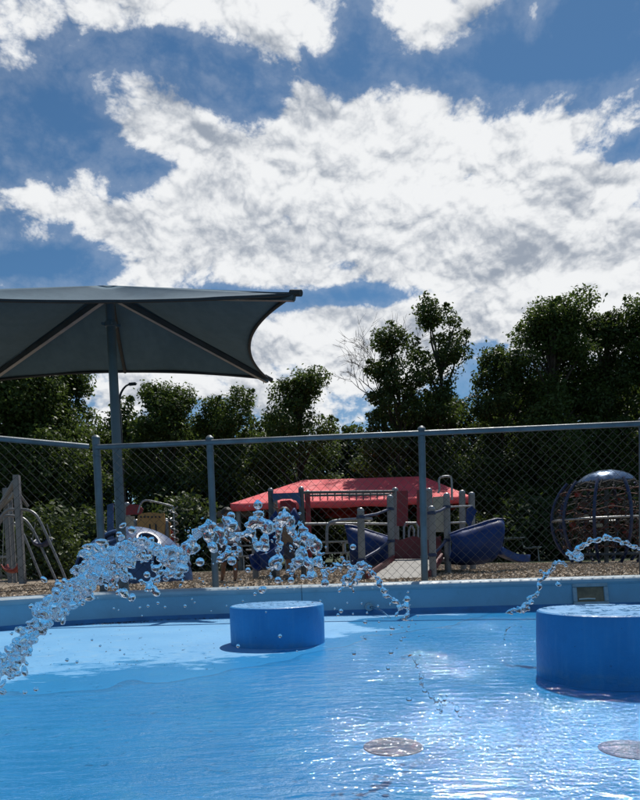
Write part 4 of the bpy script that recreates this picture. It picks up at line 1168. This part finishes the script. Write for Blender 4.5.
T = [
 (18, 23, 352, 150, 548, 'leaf_a', 'tall leafy tree behind the swing frame and under the umbrella corner', 52),
 (80, 25, 372, 84, 555, 'leaf_a', 'leafy tree standing straight behind the umbrella pole', 44),
 (176, 26, 387, 84, 560, 'leaf_a', 'rounded tree beside the street lamp', 40),
 (232, 27, 393, 84, 560, 'leaf_a', 'low rounded tree behind the end of the red shelter roof', 38),
 (303, 27, 374, 92, 560, 'leaf_a', 'airy tree rising behind the ridge of the red shelter', 40),
 (400, 25.5, 334, 70, 560, 'leaf_b', 'dark upright tree beside the bare branches', 46),
 (443, 26, 306, 74, 555, 'leaf_b', 'tallest narrow dark tree over the fence post', 44),
 (505, 25.5, 352, 84, 560, 'leaf_b', 'dark shoulder high tree left of the highest crown', 42),
 (556, 25, 294, 108, 558, 'leaf_a', 'highest broad tree behind the blue slide wall', 60),
 (606, 25.5, 312, 80, 558, 'leaf_b', 'broad dark tree above the net climber', 46),
 (650, 25, 304, 92, 560, 'leaf_a', 'tall tree past the net climber at the end of the row', 46),
]
for i, (px, Y, yt, wp, yl, mt, lb_, nl) in enumerate(T):
    tree(px, Y, yt, wp, yl, 100 + i, lb_, mt, int(nl * 1.25), per=1650, size=0.070)
T2L = ['second row tree past the swing frame', 'second row tree seen in the gap behind the tall leafy tree', 'second row tree behind the street lamp', 'second row tree between the rounded tree and the shelter end', 'second row tree behind the airy tree', 'second row tree in the sky gap beside the bare twigs', 'second row tree behind the tallest narrow tree', 'second row tree in the blue gap beside the tallest narrow tree', 'second row tree behind the highest broad crown', 'second row tree behind the net climber trees', 'second row tree beyond the end of the tree row']
BUL = ['dark bush behind the swing frame post', 'dark bush behind the umbrella pole', 'dark bush behind the small play tower', 'dark bush behind the tip of the blue slide', 'dark bush behind the near side of the net climber', 'dark bush past the far side of the net climber', 'dark bush behind the end post of the red shelter', 'dark bush seen under the red roof beside the ramp', 'dark bush seen under the red roof behind the overhead ladder', 'dark bush behind the shelter end beam']
T2 = [(-60, 25, 350, 130), (40, 33, 420, 130), (130, 33, 420, 120), (200, 34, 425, 120), (268, 34, 415, 120), (345, 34, 430, 100), (420, 33, 400, 120), (478, 33, 405, 100), (535, 33, 380, 130), (620, 33, 370, 130), (715, 26, 330, 150)]
for i, (px, Y, yt, wp) in enumerate(T2):
    tree(px, Y, yt, wp, 562, 300 + i, T2L[i], 'leaf_dark', 40, per=520, size=0.13, name='background_tree', group='second row of trees')
# bushes under the trees
def bush(px, Y, ytop, wpx, seed, label, mat, group, size=0.07):
    rnd = random.Random(seed); rg = np.random.default_rng(seed)
    b = at(px, 560, Y); b.z = 0; H = at(px, ytop, Y).z; Wd = wpx / 640 * Y
    t = thing('bush', b, label, 'bush', group)
    lobes = []
    for k in range(22):
        a = rnd.uniform(0, 6.28); q = math.sqrt(rnd.random()); f = rnd.random(); r = rnd.uniform(.16, .3) * min(Wd, H * 1.4)
        hw_ = Wd / 2 * math.sqrt(max(.05, 1 - f * f))
        lobes.append(((b.x + max(0, hw_ - r * .6) * q * math.cos(a), Y + max(0, hw_ - r * .6) * q * math.sin(a) * .7, r * .5 + (H - r * 1.5) * f), r, 0.9))
    v, q = leaf_cloud(lobes, 520, size, rg); v[:, 2] = np.maximum(v[:, 2], 0.02)
    np_mesh('foliage', v, q, mat, t)
    m = MB()
    for (c_, r, s) in lobes[:9]:
        m.tube([b + Vector((rnd.uniform(-.1, .1), rnd.uniform(-.1, .1), 0)), b.lerp(Vector(c_), .5), Vector(c_)], [0.035, 0.025, 0.01], 5)
    m.build('stems', 'bark', t)
bush(48, 15.6, 488, 86, 41, 'sunlit green bush between the swing frame and the blue dome', 'leaf_c', 'bushes behind the playground')
for i, (px, yt, wp, Y) in enumerate([(-30, 500, 110, 21), (100, 496, 100, 21.5), (185, 492, 110, 22), (530, 490, 120, 21), (590, 486, 110, 21.5), (660, 480, 120, 21), (470, 500, 90, 28.5), (395, 505, 110, 28.8), (320, 505, 110, 28.9), (250, 500, 100, 28.6)]):
    bush(px, Y, yt, wp, 60 + i, BUL[i], 'leaf_dark', 'dark bushes in the tree shade', 0.085)
# bare dead tree
def bare_tree():
    rnd = random.Random(12)
    Y = 26.8; b = at(392, 560, Y); b.z = 0
    t = thing('bare_tree', b, 'leafless dead tree with fine twigs beside the dark upright tree', 'tree')
    m = MB(); tw_ = MB()
    def grow(p, d, L, r, depth):
        n = 5; pts = [p]; q = p.copy(); dd = d.copy()
        for i in range(n):
            dd = (dd + Vector((rnd.gauss(0, .09), rnd.gauss(0, .09), rnd.gauss(0.02, .06)))).normalized(); q = q + dd * (L / n); pts.append(q.copy())
        (m if depth < 2 else tw_).tube(pts, [r * (1 - 0.11 * i) for i in range(n + 1)], 6 if depth < 2 else 4, cap=False)
        if depth < 5:
            for k in range(rnd.choice((2, 3, 3))):
                f = rnd.uniform(.35, 1); s = pts[min(n, int(f * n) + 1)]
                ax = dd.cross(Vector((rnd.gauss(0, 1), rnd.gauss(0, 1), rnd.gauss(0, 1)))).normalized()
                nd = (Matrix.Rotation(rnd.uniform(.3, .8), 3, ax) @ dd).normalized()
                grow(s, nd, L * rnd.uniform(.55, .8), max(0.007, r * 0.52), depth + 1)
    top = at(382, 400, Y)
    m.tube([b, b.lerp(top, .5) + Vector((.1, 0, 0)), top], [.2, .16, .11], 9)
    for (tx_, ty_, L) in ((354, 362, 1.7), (364, 345, 1.8), (350, 388, 1.4), (398, 325, 2.0), (376, 350, 1.6), (388, 335, 1.8)):
        d = (at(tx_, ty_, Y) - top).normalized(); grow(top, d, L * 0.78, 0.030, 1)
    m.build('trunk', 'bark_pale', t); tw_.build('twigs', 'bark_pale', t)
bare_tree()

# ------------------------------------------------------------------ two children behind the fence
tmp_scene = bpy.data.scenes.new('tmp')
def evaluate(ob):
    tmp_scene.collection.objects.link(ob)
    with bpy.context.temp_override(scene=tmp_scene, view_layer=tmp_scene.view_layers[0]):
        dg = bpy.context.evaluated_depsgraph_get()
        return bpy.data.meshes.new_from_object(ob.evaluated_get(dg))
def skinned(name, joints, edges, mat, parent, root, sub=2):
    names = list(joints); me = bpy.data.meshes.new(name)
    o0 = W[parent]
    me.from_pydata([Vector(joints[n][0]) - o0 for n in names], [(names.index(a), names.index(b)) for a, b in edges], [])
    ob = bpy.data.objects.new(name + '_tmp', me)
    ob.modifiers.new('skin', 'SKIN')
    for i, n in enumerate(names):
        r = joints[n][1]; r = r if isinstance(r, tuple) else (r, r)
        me.skin_vertices[0].data[i].radius = r
        me.skin_vertices[0].data[i].use_root = (n == root)
    ms = ob.modifiers.new('sub', 'SUBSURF'); ms.levels = sub; ms.render_levels = sub
    nm_ = evaluate(ob); nm_.name = name
    bpy.data.objects.remove(ob)
    nm_.materials.clear(); nm_.materials.append(MAT[mat]); nm_.shade_smooth()
    o = bpy.data.objects.new(name, nm_); col.objects.link(o); o.parent = parent; W[o] = o0.copy()
    return o
def join_into(body, extra):
    """merge the small pieces into the one body mesh, keeping their materials"""
    bm = bmesh.new(); bm.from_mesh(body.data); mats = [body.data.materials[0]]
    for o in extra:
        mt = o.data.materials[0]
        if mt not in mats: mats.append(mt)
        n0 = len(bm.faces); bm.from_mesh(o.data); bm.faces.ensure_lookup_table()
        for f in bm.faces[n0:]: f.material_index = mats.index(mt)
        bpy.data.objects.remove(o)
    bm.to_mesh(body.data); bm.free(); body.data.materials.clear()
    for mt in mats: body.data.materials.append(mt)
    body.data.shade_smooth()
def child(base, H, face, label, shirt, shorts, arms, legs, lean=(0, 0)):
    """face = heading angle; arms/legs = joint offsets in units of H (forward, up) per side"""
    t = thing('person', base, label, 'person', 'children behind the fence'); extra = []
    fw = Vector((math.cos(face), math.sin(face), 0)); sd = Vector((-fw.y, fw.x, 0)); up3 = Vector((0, 0, 1))
    def J(f, s, u): return base + (fw * f + sd * s + up3 * u) * H
    lx, ls = lean
    J_ = {'pel': (J(0, 0, .50), (.075 * H, .06 * H)), 'belly': (J(lx * .3, 0, .60), .068 * H), 'chest': (J(lx * .7, 0, .71), (.078 * H, .062 * H)), 'neck': (J(lx, 0, .80), .034 * H),
          'head0': (J(lx * 1.1 + .005, 0, .855), .058 * H), 'head1': (J(lx * 1.15 + .012, 0, .915), .072 * H), 'head2': (J(lx * 1.2 + .006, 0, .972), .048 * H)}
    E_ = [('pel', 'belly'), ('belly', 'chest'), ('chest', 'neck'), ('neck', 'head0'), ('head0', 'head1'), ('head1', 'head2')]
    for sgn, nmx in ((1, 'l'), (-1, 'r')):
        (ef, eu), (hf, hu) = arms[0 if sgn > 0 else 1]
        es = 0.15; hs = .16
        J_['sh' + nmx] = (J(lx * .85, sgn * .105, .765), .033 * H); J_['el' + nmx] = (J(lx * .85 + ef, sgn * es, .765 + eu), .024 * H)
        J_['wr' + nmx] = (J(lx * .85 + hf, sgn * hs, .765 + hu), .017 * H)
        dirn = Vector((hf - ef, 0.02 * sgn, hu - eu)).normalized()
        pm = Vector((lx * .85 + hf, sgn * hs, .765 + hu)) + dirn * 0.045
        J_['pa' + nmx] = (J(*pm), (.022 * H, .012 * H))
        E_ += [('chest', 'sh' + nmx), ('sh' + nmx, 'el' + nmx), ('el' + nmx, 'wr' + nmx), ('wr' + nmx, 'pa' + nmx)]
        (kf, ku), (af, au) = legs[0 if sgn > 0 else 1]
        J_['hi' + nmx] = (J(0, sgn * .055, .475), .056 * H); J_['kn' + nmx] = (J(kf, sgn * .06, ku), .038 * H); J_['an' + nmx] = (J(af, sgn * .06, au), .025 * H)
        J_['he' + nmx] = (J(af - .012, sgn * .06, au - .03), .022 * H)
        E_ += [('pel', 'hi' + nmx), ('hi' + nmx, 'kn' + nmx), ('kn' + nmx, 'an' + nmx), ('an' + nmx, 'he' + nmx)]
        # fingers and thumb
        perp = Vector((0, 1, 0))
        for q, (off, ln) in enumerate(((-.016, .040), (-.005, .048), (.006, .044), (.016, .034))):
            a = pm + dirn * .012 + perp * off; bq = a + dirn * ln * .55; cq = a + dirn * ln + Vector((0.008, 0, 0))
            fj = {'a': (J(*a), .0075 * H), 'b': (J(*bq), .0068 * H), 'c': (J(*cq), .0055 * H)}
            extra.append(skinned('finger', fj, [('a', 'b'), ('b', 'c')], 'skin', t, 'a', 1))
        a = pm - dirn * .02 + Vector((.014, 0, 0)); fj = {'a': (J(*a), .009 * H), 'b': (J(*(a + Vector((.018, 0, 0)) + dirn * .015)), .0075 * H), 'c': (J(*(a + Vector((.024, 0, 0)) + dirn * .035)), .006 * H)}
        extra.append(skinned('thumb', fj, [('a', 'b'), ('b', 'c')], 'skin', t, 'a', 1))
        ft = {'a': (J(af - .03, sgn * .06, au - .038), (.026 * H, .026 * H)), 'b': (J(af + .03, sgn * .062, au - .048), .024 * H), 'c': (J(af + .085, sgn * .066, au - .052), (.024 * H, .018 * H))}
        skinned('shoe', ft, [('a', 'b'), ('b', 'c')], 'shoe', t, 'a', 2)
        # trouser leg
        hj, kj = J_['hi' + nmx][0], J_['kn' + nmx][0]
        MB().tube([hj + up3 * .03 * H, hj.lerp(kj, .45), hj.lerp(kj, .92)], [.070 * H, .066 * H, .062 * H], 14, cap=False).build('trouser_leg', shorts, t)
        # sleeve
        s0, e0_ = J_['sh' + nmx][0], J_['el' + nmx][0]
        MB().tube([s0.lerp(J_['chest'][0], .25), s0, s0.lerp(e0_, .62)], [.05 * H, .046 * H, .042 * H], 12, cap=False).build('sleeve', shirt, t)
    body = skinned('body', J_, E_, 'skin', t, 'pel', 2)
    # shirt: loft round the trunk
    rows = []
    for (u, rs, rf_, lf) in ((.46, .105, .085, 0), (.52, .108, .088, .1), (.60, .104, .084, .3), (.70, .112, .082, .7), (.765, .108, .07, .85), (.795, .062, .05, 1.0)):
        row = []
        for k in range(21):
            a = 2 * math.pi * k / 20; row.append(J(lx * lf + rf_ * math.cos(a), rs * math.sin(a), u + 0.004 * math.sin(3 * a)))
        rows.append(row)
    MB().grid(rows).build('shirt', shirt, t)
    MB().lathe(J(0, 0, .43), [(.088 * H, 0), (.095 * H, .05 * H), (.09 * H, .09 * H)], 18, cap=False).build('waistband', shorts, t)
    # hair, eyes, nose, mouth, ears
    hc = J(lx * 1.15 + .004, 0, .925)
    m = MB(); rows = []
    for i in range(9):
        th = -0.5 + i / 8 * (math.pi / 2 + 0.48); row = []
        for k in range(25):
            a = 2 * math.pi * k / 24; cut = 0.45 if math.cos(a) > 0.35 and th < 0.35 else 1.0
            rr2 = 0.083 * H * (1 + .04 * math.sin(7 * a + i)) * (0.9 if cut < 1 else 1)
            row.append(hc + (fw * (math.cos(a) * math.cos(th)) * (.80 if cut < 1 else 1) + sd * math.sin(a) * math.cos(th) * .92 + up3 * math.sin(th) * 0.98) * rr2)
        rows.append(row)
    m.grid(rows).build('hair', 'hair', t)
    for s in (-1, 1):
        e_ = MB().lathe(J(lx * 1.15 + .078, s * .027, .905), [(.002, -.008), (.008, -.004), (.009, 0), (.008, .004), (.002, .008)], 8).build('eye', 'seal', t); extra.append(e_)
        extra.append(MB().bbox(J(lx * 1.15 + .005, s * .075, .90), (.018 * H, .012 * H, .03 * H), .004).build('ear', 'skin', t))
    extra.append(MB().bbox(J(lx * 1.15 + .085, 0, .888), (.018 * H, .016 * H, .024 * H), .004).build('nose', 'skin', t))
    extra.append(MB().bbox(J(lx * 1.15 + .074, 0, .866), (.008 * H, .03 * H, .006 * H), .002).build('mouth', 'maroon_plastic', t))
    join_into(body, extra)
    return t
c1 = at(229.5, 583.5, 9.6); c1.z = 0.03
child(c1, 1.12, R_(-60), 'child in pale grey top walking by the fence post', 'shirt_grey', 'shorts_dark',
      (((.08, -.15), (.22, -.20)), ((-.05, -.17), (.02, -.30))), (((.08, .27), (.07, .06)), ((-.02, .265), (-.10, .06))))
c2 = at(291, 581, 9.9); c2.z = 0.03
child(c2, 1.12, R_(200), 'child in brown shirt reaching up beside the blue slide', 'shirt_brown', 'shorts_dark',
      (((.10, .02), (.16, .18)), ((-.02, -.16), (.05, -.30))), (((.05, .265), (.02, .06)), ((.0, .265), (-.06, .06))), lean=(.05, 0))

# ------------------------------------------------------------------ arcs of water
_ico = bmesh.new(); bmesh.ops.create_icosphere(_ico, subdivisions=2, radius=1.0)
ICO_V = np.array([v.co[:] for v in _ico.verts]); ICO_F = np.array([[v.index for v in f.verts] for f in _ico.faces]); _ico.free()
def spheres(name, blobs):
    V = []; F_ = []
    for i, (p, r, st) in enumerate(blobs):
        V.append((ICO_V * r) @ np.array(st.to_3x3()).T + np.array(p)); F_.append(ICO_F + i * len(ICO_V))
    V = np.concatenate(V); F_ = np.concatenate(F_)
    me = bpy.data.meshes.new(name); me.vertices.add(len(V)); me.vertices.foreach_set('co', V.astype(np.float32).ravel())
    me.loops.add(F_.size); me.loops.foreach_set('vertex_index', F_.astype(np.int32).ravel())
    me.polygons.add(len(F_)); me.polygons.foreach_set('loop_start', np.arange(0, F_.size, 3, dtype=np.int32))
    me.update(calc_edges=True); return me
def blobs_to_mesh(name, blobs, voxel, parent, mat='splash', smooth_it=2):
    me = spheres(name, blobs)
    ob = bpy.data.objects.new(name + '_tmp', me)
    rm = ob.modifiers.new('r', 'REMESH'); rm.mode = 'VOXEL'; rm.voxel_size = voxel
    sm = ob.modifiers.new('s', 'SMOOTH'); sm.factor = 0.5; sm.iterations = smooth_it
    nm_ = evaluate(ob); nm_.name = name
    bpy.data.objects.remove(ob)
    o0 = W[parent]; nm_.transform(Matrix.Translation(-o0))
    nm_.materials.clear(); nm_.materials.append(MAT[mat]); nm_.shade_smooth()
    o = bpy.data.objects.new(name, nm_); col.objects.link(o); o.parent = parent; W[o] = o0.copy(); o['kind'] = 'stuff'
    return o
ID = Matrix.Identity(4)
def stretch(rnd, lo=0.8, hi=1.5):
    return Matrix.Rotation(rnd.uniform(0, 3.1), 4, 'Y') @ Matrix.Diagonal((rnd.uniform(lo, hi), rnd.uniform(.8, 1.1), rnd.uniform(lo, 1.1), 1))
def arc1():
    rnd = random.Random(77)
    # depth along the arc grows from the near nozzle to the place where it lands
    def Yx(px): return 0.95 + 0.0013 * max(-60, px) 
    core = [(-70, 800), (-40, 742), (-12, 698), (4, 668), (20, 648), (38, 624), (56, 604), (74, 588), (92, 573), (108, 560), (124, 549)]
    t = thing('water_arc', atz(-60, 800, WATERZ), 'long arc of clear splashing water leaping across the pool', 'water jet')
    B = []
    P = spline([(x, y, 0) for x, y in core], 14)
    for i, p in enumerate(P):
        f = i / len(P); wpx = 12 + 11 * f
        for k in range(5):
            ox, oy = rnd.gauss(0, wpx * .42), rnd.gauss(0, wpx * .42)
            q = at(p.x + ox, p.y + oy, Yx(p.x) + rnd.gauss(0, .018))
            B.append((q, rnd.uniform(1.6, 4.4) * (1.0 + .1 * f) / 640 * Yx(p.x), stretch(rnd, .7, 1.7)))
    # frothy fall under the crest
    for k in range(190):
        px = rnd.uniform(84, 190); top = 545 + 6 * math.sin(px * .12)
        py = top + abs(rnd.gauss(0, 12)) + (6 if px < 120 else 0)
        B.append((at(px, min(py, 592), Yx(px) + rnd.gauss(0, .02)), rnd.uniform(1.5, 4.6) / 640 * Yx(px), stretch(rnd, .7, 1.7)))
    # ropes and beads of the upper arc
    ropes = [
     [(122, 549), (140, 542), (158, 552), (172, 548), (186, 553), (193, 541)], [(193, 541), (199, 530), (210, 526), (220, 534), (229, 527), (236, 538)], [(186, 530), (194, 545), (183, 562)],
     [(226, 518), (231, 526), (240, 536), (249, 530), (256, 520)], [(256, 503), (259, 514), (262, 524), (270, 530)], [(234, 536), (238, 548), (233, 556)],
     [(248, 524), (254, 536), (256, 545)], [(205, 530), (212, 545), (214, 552)], [(222, 540), (228, 552), (222, 560)],
     [(262, 520), (272, 529), (281, 519), (288, 517), (292, 530)], [(266, 525), (265, 540), (263, 550)], [(281, 514), (280, 530), (278, 548), (276, 562), (270, 572)],
     [(289, 527), (296, 540), (302, 552), (306, 562)], [(299, 520), (303, 534), (309, 546), (318, 553), (319, 562)], [(301, 556), (294, 565), (292, 576)], [(304, 558), (312, 572), (309, 578)],
     [(309, 546), (311, 538), (318, 548)], [(318, 560), (325, 572), (324, 580)], [(324, 572), (335, 567), (347, 564), (352, 573), (345, 582)],
     [(340, 588), (348, 575), (357, 566), (366, 566), (374, 574), (378, 582), (384, 592)], [(352, 586), (359, 578), (362, 572)], [(384, 594), (392, 598), (399, 606), (396, 616)],
     [(404, 600), (408, 608), (406, 618), (409, 631)], [(399, 606), (408, 606)],
     [(412, 656), (416, 664), (421, 676), (424, 686), (429, 694), (436, 700), (442, 701)], [(443, 702), (449, 700), (456, 711)], [(443, 704), (440, 712)],
     [(150, 548), (152, 562), (158, 574), (150, 584)], [(168, 552), (170, 568), (166, 580)], [(184, 556), (178, 570), (182, 582)], [(112, 562), (128, 574), (144, 584), (158, 592)], [(100, 575), (118, 590), (132, 598)]]
    for rp in ropes:
        P = spline([(x, y, 0) for x, y in rp], 6)
        small = rp[0][0] > 380
        yj = rnd.gauss(0, .012)
        for i, p in enumerate(P):
            big = 1 if rnd.random() < .22 else 0
            r = rnd.uniform(3.2, 5.6) if big else rnd.uniform(1.2, 3.2)
            if small: r *= 0.60
            elif p.x > 320: r *= 0.78
            if 655 < p.y: r *= 0.85
            Y = Yx(p.x) + yj + rnd.gauss(0, .004)
            B.append((at(p.x + rnd.gauss(0, 1.1), p.y + rnd.gauss(0, 1.1), Y), r / 640 * Y, stretch(rnd, .7, 1.7)))
            for q in range(1):
                B.append((at(p.x + rnd.gauss(0, 3.6), p.y + rnd.gauss(0, 3.6), Y + rnd.gauss(0, .01)), rnd.uniform(.7, 2.0) * (0.6 if small else 1) / 640 * Y, stretch(rnd, .6, 2.0)))
    blobs_to_mesh('stream', B, 0.0025, t, smooth_it=1)
    D = []
    for (px, py, r) in [(258, 505, 4.6), (231, 516, 4.4), (200, 562, 4.5), (353, 547, 3.2), (407, 599, 3.4), (232, 561, 4.6), (278, 566, 4.6), (258, 546, 5.0), (291, 580, 3.2), (278, 580, 3.4), (303, 577, 2.8), (248, 570, 2.6), (344, 585, 2.4), (262, 590, 4.0), (264, 589, 3.0), (255, 594, 1.8), (325, 583, 4.2), (238, 589, 1.2), (248, 588, 1.0),
                        (148, 606, 1.5), (158, 603, 1.5), (185, 606, 1.6), (165, 607, 1.2), (192, 599, 1.0), (67, 660, 2.0), (25, 692, 2.4), (36, 689, 2.6), (92, 640, 1.3), (100, 646, 1.2), (77, 662, 1.6), (120, 650, 1.2), (280, 636, 2.0), (238, 646, 2.0), (297, 651, 1.0), (266, 612, .9)]:
        Y = 0.95 + .0013 * px + rnd.gauss(0, .02); D.append((at(px, py, Y), r / 640 * Y, ID))
    for (px, py, r) in [(365, 622, 2.2), (392, 628, 2.2), (391, 634, 1.4), (365, 638, 1.6), (354, 653, 2.6), (391, 652, 2.4), (401, 640, 1.4), (388, 668, 2.0), (412, 620, 1.2), (409, 699, 3.0), (379, 622, 1.3), (341, 611, 2.2), (338, 615, 2.0), (399, 625, 1.0), (418, 616, .9), (408, 592, 1.2), (420, 655, 1.2), (378, 606, 1.3), (390, 604, 1.0), (438, 709, 1.4), (460, 716, 1.6), (402, 627, 1.0), (397, 648, .9)]:
        Y = 0.95 + .0013 * px + rnd.gauss(0, .02); D.append((at(px, py, Y), r / 640 * Y, stretch(rnd, .8, 1.5)))
    for k in range(70):
        px = rnd.uniform(90, 430); cy = 545 + 0.0016 * (px - 240) ** 2 + (0 if px < 300 else (px - 300) * .25)
        Y = 0.95 + .0013 * px + rnd.gauss(0, .03); D.append((at(px, cy + abs(rnd.gauss(0, 32)), Y), rnd.uniform(.5, 1.25) / 640 * Y, ID))
    me = spheres('droplets', D); me.transform(Matrix.Translation(-W[t])); me.materials.append(MAT['splash']); me.shade_smooth()
    o = bpy.data.objects.new('droplets', me); col.objects.link(o); o.parent = t; o['kind'] = 'stuff'; W[o] = W[t].copy()
arc1()
def arc2():
    rnd = random.Random(9)
    t = thing('water_arc', atz(700, 640, WATERZ), 'thin broken arc of water falling beside the drum standing in the water', 'water jet')
    runs = [[(735, 640), (715, 606), (690, 578), (665, 559), (640, 548), (625, 542.5), (610, 538.5), (600, 539), (590, 542), (580, 547), (574, 552), (568, 551)], [(577, 550), (579, 558), (582, 554)],
            [(566, 553), (572, 557), (578, 559)], [(566, 565), (560, 562), (555, 563), (553, 568), (548, 574), (541, 572)], [(548, 575), (543, 579), (538, 581), (539, 590), (536, 596)], [(536, 595), (530, 597), (531, 602), (524, 605), (522, 609), (513, 610), (508, 613)], [(557, 583), (560, 586)],
            [(520, 626), (510, 627), (506, 632), (503, 639)], [(528, 608), (521, 612)]]
    B = []
    for rp in runs:
        P = spline([(x, y, 0) for x, y in rp], 7)
        for p in P:
            Y = 2.62 + 0.0006 * (600 - p.x)
            r = rnd.uniform(1.3, 3.0) if p.x > 575 else rnd.uniform(.9, 2.2)
            if p.y > 620: r = rnd.uniform(.5, 1.2)
            B.append((at(p.x + rnd.gauss(0, .8), p.y + rnd.gauss(0, .8), Y + rnd.gauss(0, .01)), r / 640 * Y, stretch(rnd)))
    blobs_to_mesh('stream', B, 0.0042, t)
arc2()
bpy.data.scenes.remove(tmp_scene)
